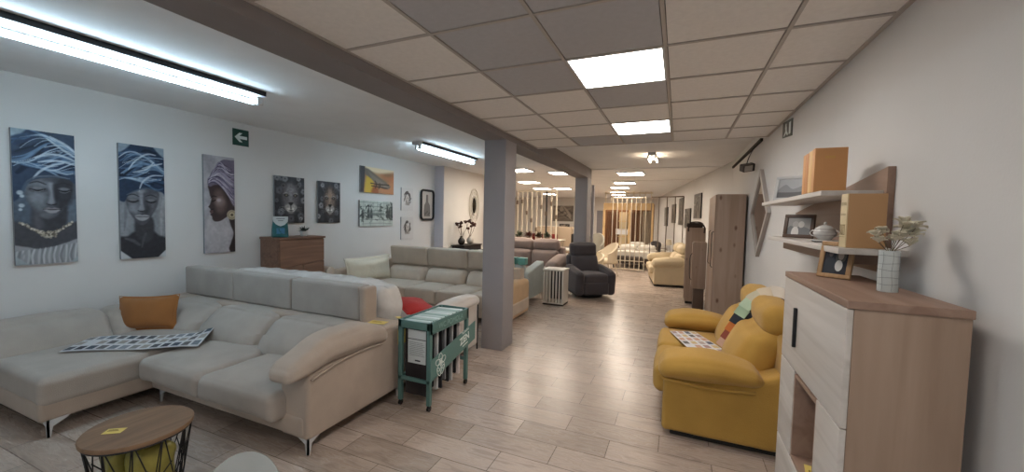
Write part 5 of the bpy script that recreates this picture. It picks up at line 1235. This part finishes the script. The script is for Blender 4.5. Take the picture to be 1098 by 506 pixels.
divider('rod_divider', 'dark-railed open rod divider between the beds and the cream sofa', (-.80, 13.0, 0), (.12, 12.6, 0), .03, 2.36, 5, mat('rod_bronze', '#6a5d50', rough=.5))
t = divider('rod_divider', 'tall cream slatted divider with one dark post behind the mauve sofa', (-4.5, 11, 0), (-3.28, 11, 0), .03, 2.43, 9, M_rod, rr=.026, dark=(6,))
rn = random.Random(6)
for i in range(9):
    x = -4.5+1.22*i/8; z = rn.uniform(1.3, 2.3); MB().bb(x-.03, x+.03, 10.955, 10.98, z-.06, z+.06, .004).build('clip', mat('clip_brown', '#6f5d4c'), t)
# canopy-like wooden portal with curtains
def portal():
    t = thing('wooden_portal', 'golden wooden portal frame with curtains behind the beds', 'display frame', (-1.95, 17.2, 0))
    w = mat('portal_pine', '#d6b483', rough=.5, var=.15, vscale=4); c = fabric('curtain_brown', '#8a6347'); c2 = fabric('curtain_pale', '#b9ab98')
    MB().bb(-2.98, -.95, 17.0, 17.12, 2.04, 2.33, .01).build('header_beam', w, t)
    for x in (-2.95, -1.9, -1.0): MB().bb(x-.05, x+.05, 17.02, 17.1, 0, 2.05, .006).build('post', w, t)
    MB().bb(-2.98, -.95, 17.5, 17.6, 0, 2.3, .01).build('rear_panel', mat('panel_wood', '#7c5636'), t)
    for i in range(9):
        x = -2.9+.23*i; MB().bb(x-.016, x+.016, 17.03, 17.07, 2.33, ZC-.02, .003).build('upper_slat', M_rod, t)
    MB().bb(-2.95, -1.0, 17.03, 17.07, ZC-.1, ZC-.05, .003).build('upper_rail', M_rod, t)
    for x0, x1, m in ((-2.85, -2.35, c), (-1.85, -1.45, c), (-1.4, -1.08, c2)):
        MB().grid(lambda u, v, x0=x0, x1=x1: (x0+(x1-x0)*u, 17.25+.04*math.sin(u*40), .05+1.95*v), 60, 4, thick=.004).build('curtain', m, t)
    # glazed bright cabinet in the middle
    l = thing('display_shelf', 'bright pale display shelf with small items inside the wooden portal', 'shelf', (-2.15, 17.3, 0))
    MB().bb(-2.32, -2.0, 17.15, 17.45, .5, 1.95, .01).build('shelf_body', mat('shelf_cream', '#cbb894'), l)
    for z in (.9, 1.2, 1.55): MB().bb(-2.36, -1.97, 17.10, 17.45, z, z+.03, .003).build('shelf_board', w, l)
    MB().bb(-2.45, -1.85, 17.1, 17.14, 1.0, 1.24, .004).build('white_panel', mat('card_white', '#d8d8da'), l)
portal()
# beds
def bed(label, x0, x1, y0, y1, cover):
    t = thing('bed', label, 'bed', ((x0+x1)/2, (y0+y1)/2, 0))
    fr = mat('bed_frame_dark', '#4a3c34', rough=.6)
    MB().bb(x0, x1, y0, y1, .16, .32, .01).build('bed_frame', fr, t)
    for x in (x0+.06, x1-.06):
        for y in (y0+.06, y1-.06): MB().cyl((x, y, 0), (x, y, .17), .03, n=10).build('leg', fr, t)
    cush('mattress', t, mat('mattress_white', '#d8d2c8', rough=.8, bump=.2, bscale=15), (x0+.02, x1-.02, y0+.02, y1-.02, .31, .56), r=.05, puff=(0, 0, .02))
    cush('blanket', t, fabric('blanket_'+cover, '#'+cover), (x0+.0, x1-.0, y0+.25, y0+.75, .33, .60), r=.05)
    for k in range(2):
        xm = x0+(x1-x0)*(.27+.46*k); cush('pillow', t, mat('mattress_white', '#d8d2c8'), (xm-.3, xm+.3, y1-.5, y1-.08, .55, .72), r=.07, puff=(0, 0, .03))
bed('white bed nearest behind the rod divider, on the right side', -2.02, -.62, 13.9, 15.0, 'b0a79a')
bed('second white bed farther back before the wooden portal', -1.95, -.35, 15.4, 16.9, '8f867c')
def bench():
    t = thing('upholstered_stool', 'dark tufted stool at the foot of the nearest bed', 'stool', (-1.45, 13.5, 0))
    cush('seat', t, fabric('stool_dark', '#4d453f'), (-2.0, -1.05, 13.3, 13.7, .2, .42), r=.05, puff=(0, 0, .02))
    for x in (-1.95, -1.1):
        for y in (13.34, 13.66): MB().cyl((x, y, 0), (x, y, .21), .018, n=8).build('leg', M_black, t)
bench()
# framed pictures on the slanted right wall
NW = Vector((-1, -.148, 0)).normalized(); DW = Vector((-.148, 1, 0)).normalized()
def wallpic(label, y0, y1, z0, z1, name='framed_picture'):
    def plane(u, v, d): y = y1+(y0-y1)*u; return Vector((wr(y), y, z0+v*(z1-z0)))+NW*d
    rn = random.Random(int(y0*10)); s = []
    for i in range(14): s.append((strip([(rn.random(), rn.random()), (rn.random(), rn.random()), (rn.random(), rn.random())], .06), rn.choice(['6a645e', '3d3935', '8b847b', '57514b'])))
    canvas(name, label, 0, 0, 1, 0, 1, s, '55504b', th=.035, plane=plane, edge=M_black, group=None)
wallpic('dark framed picture nearest on the slanted right wall, highest of the row', 11.2, 12.1, 1.72, 2.38)
wallpic('dark framed picture second on the slanted right wall, hung lower', 12.6, 13.5, 1.42, 2.02)
wallpic('dark tall framed picture third on the slanted right wall', 13.9, 14.7, 1.5, 2.4)
wallpic('dark framed picture fourth on the slanted right wall', 15.5, 16.4, 1.55, 2.25)
wallpic('dark framed picture farthest on the slanted right wall', 17.6, 18.6, 1.4, 2.2)
# cream chairs beside the second column
def shell_chair(name, label, c, rz, col, w=.62, hb=.95, hs=.42):
    t = thing(name, label, 'armchair', c, rz); m = mat('chair_'+col, '#'+col, rough=.6)
    mb = MB(); mb.rbox((0, 0, hs), (w*.82, .52, .12), r=.05, n=6, puff=(0, 0, .02)); mb.build('seat', m, t, world=False)
    def f(u, v):
        a = R(-20)+R(220)*u; r = w/2*(1+.08*v); hh = hs-.02+(hb-hs)*v*(.45+.55*math.sin(PI*min(1, max(0, u)))**1.5)
        return (r*math.cos(a), r*.85*math.sin(a), hh)
    MB().grid(f, 24, 8, thick=.05).build('backrest', m, t, world=False)
    for x in (-1, 1):
        for y in (-1, 1): MB().cyl((x*w*.3, y*.17, hs-.05), (x*w*.4, y*.26, 0), .018, .011, n=8).build('leg', M_rod, t, world=False)
shell_chair('tub_chair', 'cream tub chair in front of the beds, right of the second column', (-1.92, 11.6, 0), R(-55), 'd6c8b0', .72, .98, .42)
shell_chair('tub_chair', 'grey-white wingback chair behind the cream tub chair', (-2.62, 13.2, 0), R(-20), 'aaa598', .72, 1.18, .45)
shell_chair('tub_chair', 'cream armchair low beside the second column, nearest of the pale chairs', (-2.15, 10.75, 0), R(-40), 'c8bba2', .66, .72, .36)
# person-like seated bundle is a dark coat over a chair
t = thing('dressed_chair', 'chair draped with a dark patterned cloth between the two beds', 'chair', (-.85, 15.2, 0))
MB().rbox((-.72, 15.25, .62), (.32, .3, .5), r=.1, n=8, fn=wrinkle(.05, 6, 1)).build('draped_cloth', fabric('cloth_dark', '#4b4646'), t)
for x in (-.83, -.61):
    for y in (15.15, 15.35): MB().cyl((x, y, 0), (x, y, .42), .015, n=8).build('leg', M_black, t)
def table_lamp(label, x, y, z, col):
    t = thing('table_lamp', label, 'lamp', (x, y, z)); c = (x, y, z)
    MB().lathe([(.07, 0), (.07, .012), (.02, .03), (.035, .09), (.02, .17), (.008, .2), (.008, .26)], c, 20).build('lamp_base', M_chr, t)
    MB().lathe([(.12, .24), (.08, .44)], c, 24).build('lamp_shade', mat('shade_'+col, '#'+col, rough=.8), t)
# bedside cabinet right of the bed with a lamp
def nightstand(label, x, y, col='b8a68a'):
    t = thing('nightstand', label, 'bedside table', (x, y, 0)); m = mat('night_'+col, '#'+col)
    MB().bb(x-.25, x+.25, y-.2, y+.2, .1, .55, .01).build('body', m, t)
    for z in (.13, .34): MB().bb(x-.23, x+.23, y-.215, y-.2, z, z+.18, .004).build('drawer', m, t)
    for a in (-.2, .2): MB().bb(x+a-.02, x+a+.02, y-.15, y+.15, 0, .1, .004).build('leg', M_black, t)
nightstand('pale bedside table right of the nearest bed', -.28, 14.6)
table_lamp('table lamp with a pale shade on the bedside table right of the bed', -.28, 14.6, .55, 'c9bda6')

# left rear: sideboard with vases, floor lamp, cabinets with plants, dining corner
def sideboard(label, x0, x1, y0, y1, h, col, name='sideboard'):
    t = thing(name, label, 'sideboard', ((x0+x1)/2, (y0+y1)/2, 0)); m = mat('side_'+col, '#'+col, rough=.5)
    MB().bb(x0, x1, y0, y1, .12, h-.03, .006).build('body', m, t); MB().bb(x0-.02, x1+.02, y0-.02, y1+.01, h-.03, h, .004).build('top', m, t)
    n = 3
    for i in range(n):
        a = x0+(x1-x0)*i/n+.01; b = x0+(x1-x0)*(i+1)/n-.01; d = MB().bb(a, b, y0-.02, y0, .15, h-.05, .004).build('door', m, t)
        MB().bb(b-.05, b-.035, y0-.035, y0-.02, h*.5, h*.7, .003).build('handle', M_chr, d)
    for x in (x0+.05, x1-.05):
        for y in (y0+.05, y1-.05): MB().cyl((x, y, 0), (x, y, .13), .02, n=8).build('leg', M_black, t)
sideboard('black sideboard against the cream wall, left of the grey column', -5.10, -4.76, 8.25, 9.15, .93, '221d1b')
def blossom_vase(label, x, y, z, fc, h=.24, n=5, spread=.16, sh=.22, pot='3a322d'):
    t = thing('vase_with_flowers', label, 'vase', (x, y, z)); c = Vector((x, y, z)); rn = random.Random(int(x*100) & 255)
    MB().lathe([(.04, 0), (.085, .05), (.09, .11), (.05, .17), (.03, .2), (.04, h*.9), (.03, h*.9), (.001, h*.8)], c, 20).build('vase_body', mat('vase_'+pot, '#'+pot, rough=.25), t)
    st = MB(); fl = MB()
    for i in range(n):
        a = 2*PI*i/n+rn.random(); p = c+Vector((spread*math.cos(a)*rn.uniform(.4, 1), spread*.6*math.sin(a), h+sh*rn.uniform(.5, 1.2)))
        st.tube([c+Vector((0, 0, h*.8)), c.lerp(p, .6)+Vector((0, 0, .03)), p], .004, n=5)
        for k in range(6):
            q = p+Vector((rn.uniform(-.035, .035), rn.uniform(-.03, .03), rn.uniform(-.03, .03))); fl.ell(q, (.032, .026, .022), n=8, M=Matrix.Rotation(rn.random()*3, 3, 'X'))
    st.build('stems', mat('stem_brown', '#6b5d48'), t); fl.build('blossoms', mat('blossom_'+fc, '#'+fc, rough=.8), t)
blossom_vase('round dark glass vase with brown blossoms on the black sideboard', -4.95, 8.45, .93, '4a2f2a', sh=.3, spread=.22)
blossom_vase('slim pale vase with dark blossoms on the black sideboard, nearest the column', -4.93, 8.85, .93, '5a3a33', pot='b9b0a5', sh=.3)
def floor_lamp():
    t = thing('floor_lamp', 'floor lamp with a maroon shade just left of the grey column', 'floor lamp', (-4.32, 8.5+1.4, 0)); c = (-4.62, 9.95, 0)
    t.location = c; t.matrix_basis = Matrix.Translation(c)
    MB().lathe([(.16, 0), (.16, .02), (.02, .04)], c, 24).build('base', M_black, t); MB().cyl((c[0], c[1], .03), (c[0], c[1], 1.55), .012, n=10).build('pole', M_black, t)
    MB().lathe([(.24, 1.45), (.15, 1.95)], c, 28).build('lamp_shade', mat('shade_maroon', '#5b201c', rough=.8), t)
floor_lamp()
sideboard('low brown cabinet behind the mauve sofa carrying plants', -4.4, -3.2, 10.2, 10.6, 1.0, '7d6652')
for i, (x, c, l) in enumerate(((-4.2, '3d4a34', 'leftmost, dark green'), (-3.9, '5a2d2a', 'centre, dark red'), (-3.6, '4a3d2c', 'right of centre, olive brown'), (-3.35, '3a4433', 'rightmost, dark green'))):
    t = thing('potted_plant', 'bushy potted plant on the low brown cabinet, %s' % l, 'plant', (x, 10.4, 1.0)); cc = Vector((x, 10.4, 1.0)); rn = random.Random(i+20)
    MB().lathe([(.05, 0), (.07, .1), (.06, .1), (.001, .09)], cc, 16).build('pot', mat('pot_terra', '#8a7462'), t)
    mb = MB()
    for k in range(46):
        a = rn.uniform(0, 2*PI); e = rn.uniform(0, 1.4); L_ = rn.uniform(.08, .15); d = Vector((math.cos(a)*math.cos(e), math.sin(a)*math.cos(e), math.sin(e)))
        p = cc+Vector((0, 0, .1))+d*L_*.35; mb.tube([p, p+d*L_*.5, p+d*L_], [.006, .024, .002], n=6, flat=.25)
    mb.build('foliage', mat('foliage_'+c, '#'+c, rough=.7), t)
def endpic(label, x0, x1, z0, z1, y, seed, frame_, bg):
    rn = random.Random(seed); s = []
    for i in range(12): s.append((strip([(rn.random(), rn.random()), (rn.random(), rn.random()), (rn.random(), rn.random())], .07), rn.choice(['8f857a', '6a6159', 'a89d90', '3d3732'])))
    canvas('framed_picture', label, 0, 0, 1, 0, 1, s, bg, th=.04, plane=lambda u, v, d: Vector((x0+(x1-x0)*u, y-d, z0+v*(z1-z0))), edge=M_black)
endpic('large dark abstract picture on the far end wall left of the second column', -6.75, -5.55, 1.45, 2.35, YE, 1, None, '7d746a')
endpic('small dark picture below the large abstract one on the far end wall', -6.35, -5.75, .88, 1.3, YE, 2, None, '3b3633')
def dining():
    t = thing('dining_table', 'pale dining table in the far left corner', 'table', (-5.0, 15.0, 0))
    MB().bb(-5.8, -4.2, 14.6, 15.5, .73, .77, .01).build('tabletop', mat('table_pale', '#cfc4b3'), t)
    for x in (-5.7, -4.3):
        for y in (14.7, 15.4): MB().bb(x-.03, x+.03, y-.03, y+.03, 0, .73, .004).build('leg', mat('table_pale', '#cfc4b3'), t)
dining()
def dchair(c, rz, label, col):
    t = thing('dining_chair', label, 'chair', c, rz, 'dining chairs in the far corner'); m = fabric('dchair_'+col, '#'+col)
    MB().rbox((0, 0, .46), (.46, .44, .08), r=.03, n=4).build('seat', m, t, world=False)
    MB().rbox((0, .21, .78), (.44, .06, .52), r=.025, n=5).build('backrest', m, t, world=False)
    for x in (-.19, .19):
        for y in (-.18, .18): MB().cyl((x, y, .43), (x, y, 0), .015, n=8).build('leg', M_black, t, world=False)
dchair((-4.95, 14.35, 0), R(180), 'maroon dining chair at the near side of the pale table, left one', '6b2522')
dchair((-4.35, 14.3, 0), R(180), 'maroon dining chair at the near side of the pale table, right one', '7a2a26')
dchair((-4.0, 15.1, 0), R(-90), 'black dining chair at the right end of the pale table', '26211f')
def tall_display():
    t = thing('display_cabinet', 'beige display cabinet behind the maroon dining chairs', 'cabinet', (-5.0, 17, 0)); m = mat('cab_beige', '#a8957f')
    MB().bb(-6.0, -4.3, 16.8, 17.2, .1, 1.25, .01).build('body', m, t)
    for i in range(3): MB().bb(-5.98+.56*i, -5.45+.56*i, 16.775, 16.8, .14, 1.2, .006).build('door', m, t)
    for x in (-5.9, -4.4): MB().bb(x-.03, x+.03, 16.85, 17.15, 0, .1, .004).build('leg', M_black, t)
tall_display()
def whitetable():
    t = thing('side_table', 'white glossy table beside the second column', 'table', (-3.5, 13.0, 0)); m = mat('table_white', '#d8d4cc', rough=.3)
    MB().bb(-4.0, -3.05, 12.7, 13.5, .55, .6, .01).build('tabletop', m, t)
    for x in (-3.9, -3.15):
        for y in (12.8, 13.4): MB().cyl((x, y, 0), (x, y, .55), .02, n=8).build('leg', M_chr, t)
whitetable()
# the pale door-like panel on the end wall right of the second column
struct('door_1', MB().bb(-4.2, -3.3, YE-.05, YE, 0, 2.1, .01), mat('door_grey', '#8d8a90'))
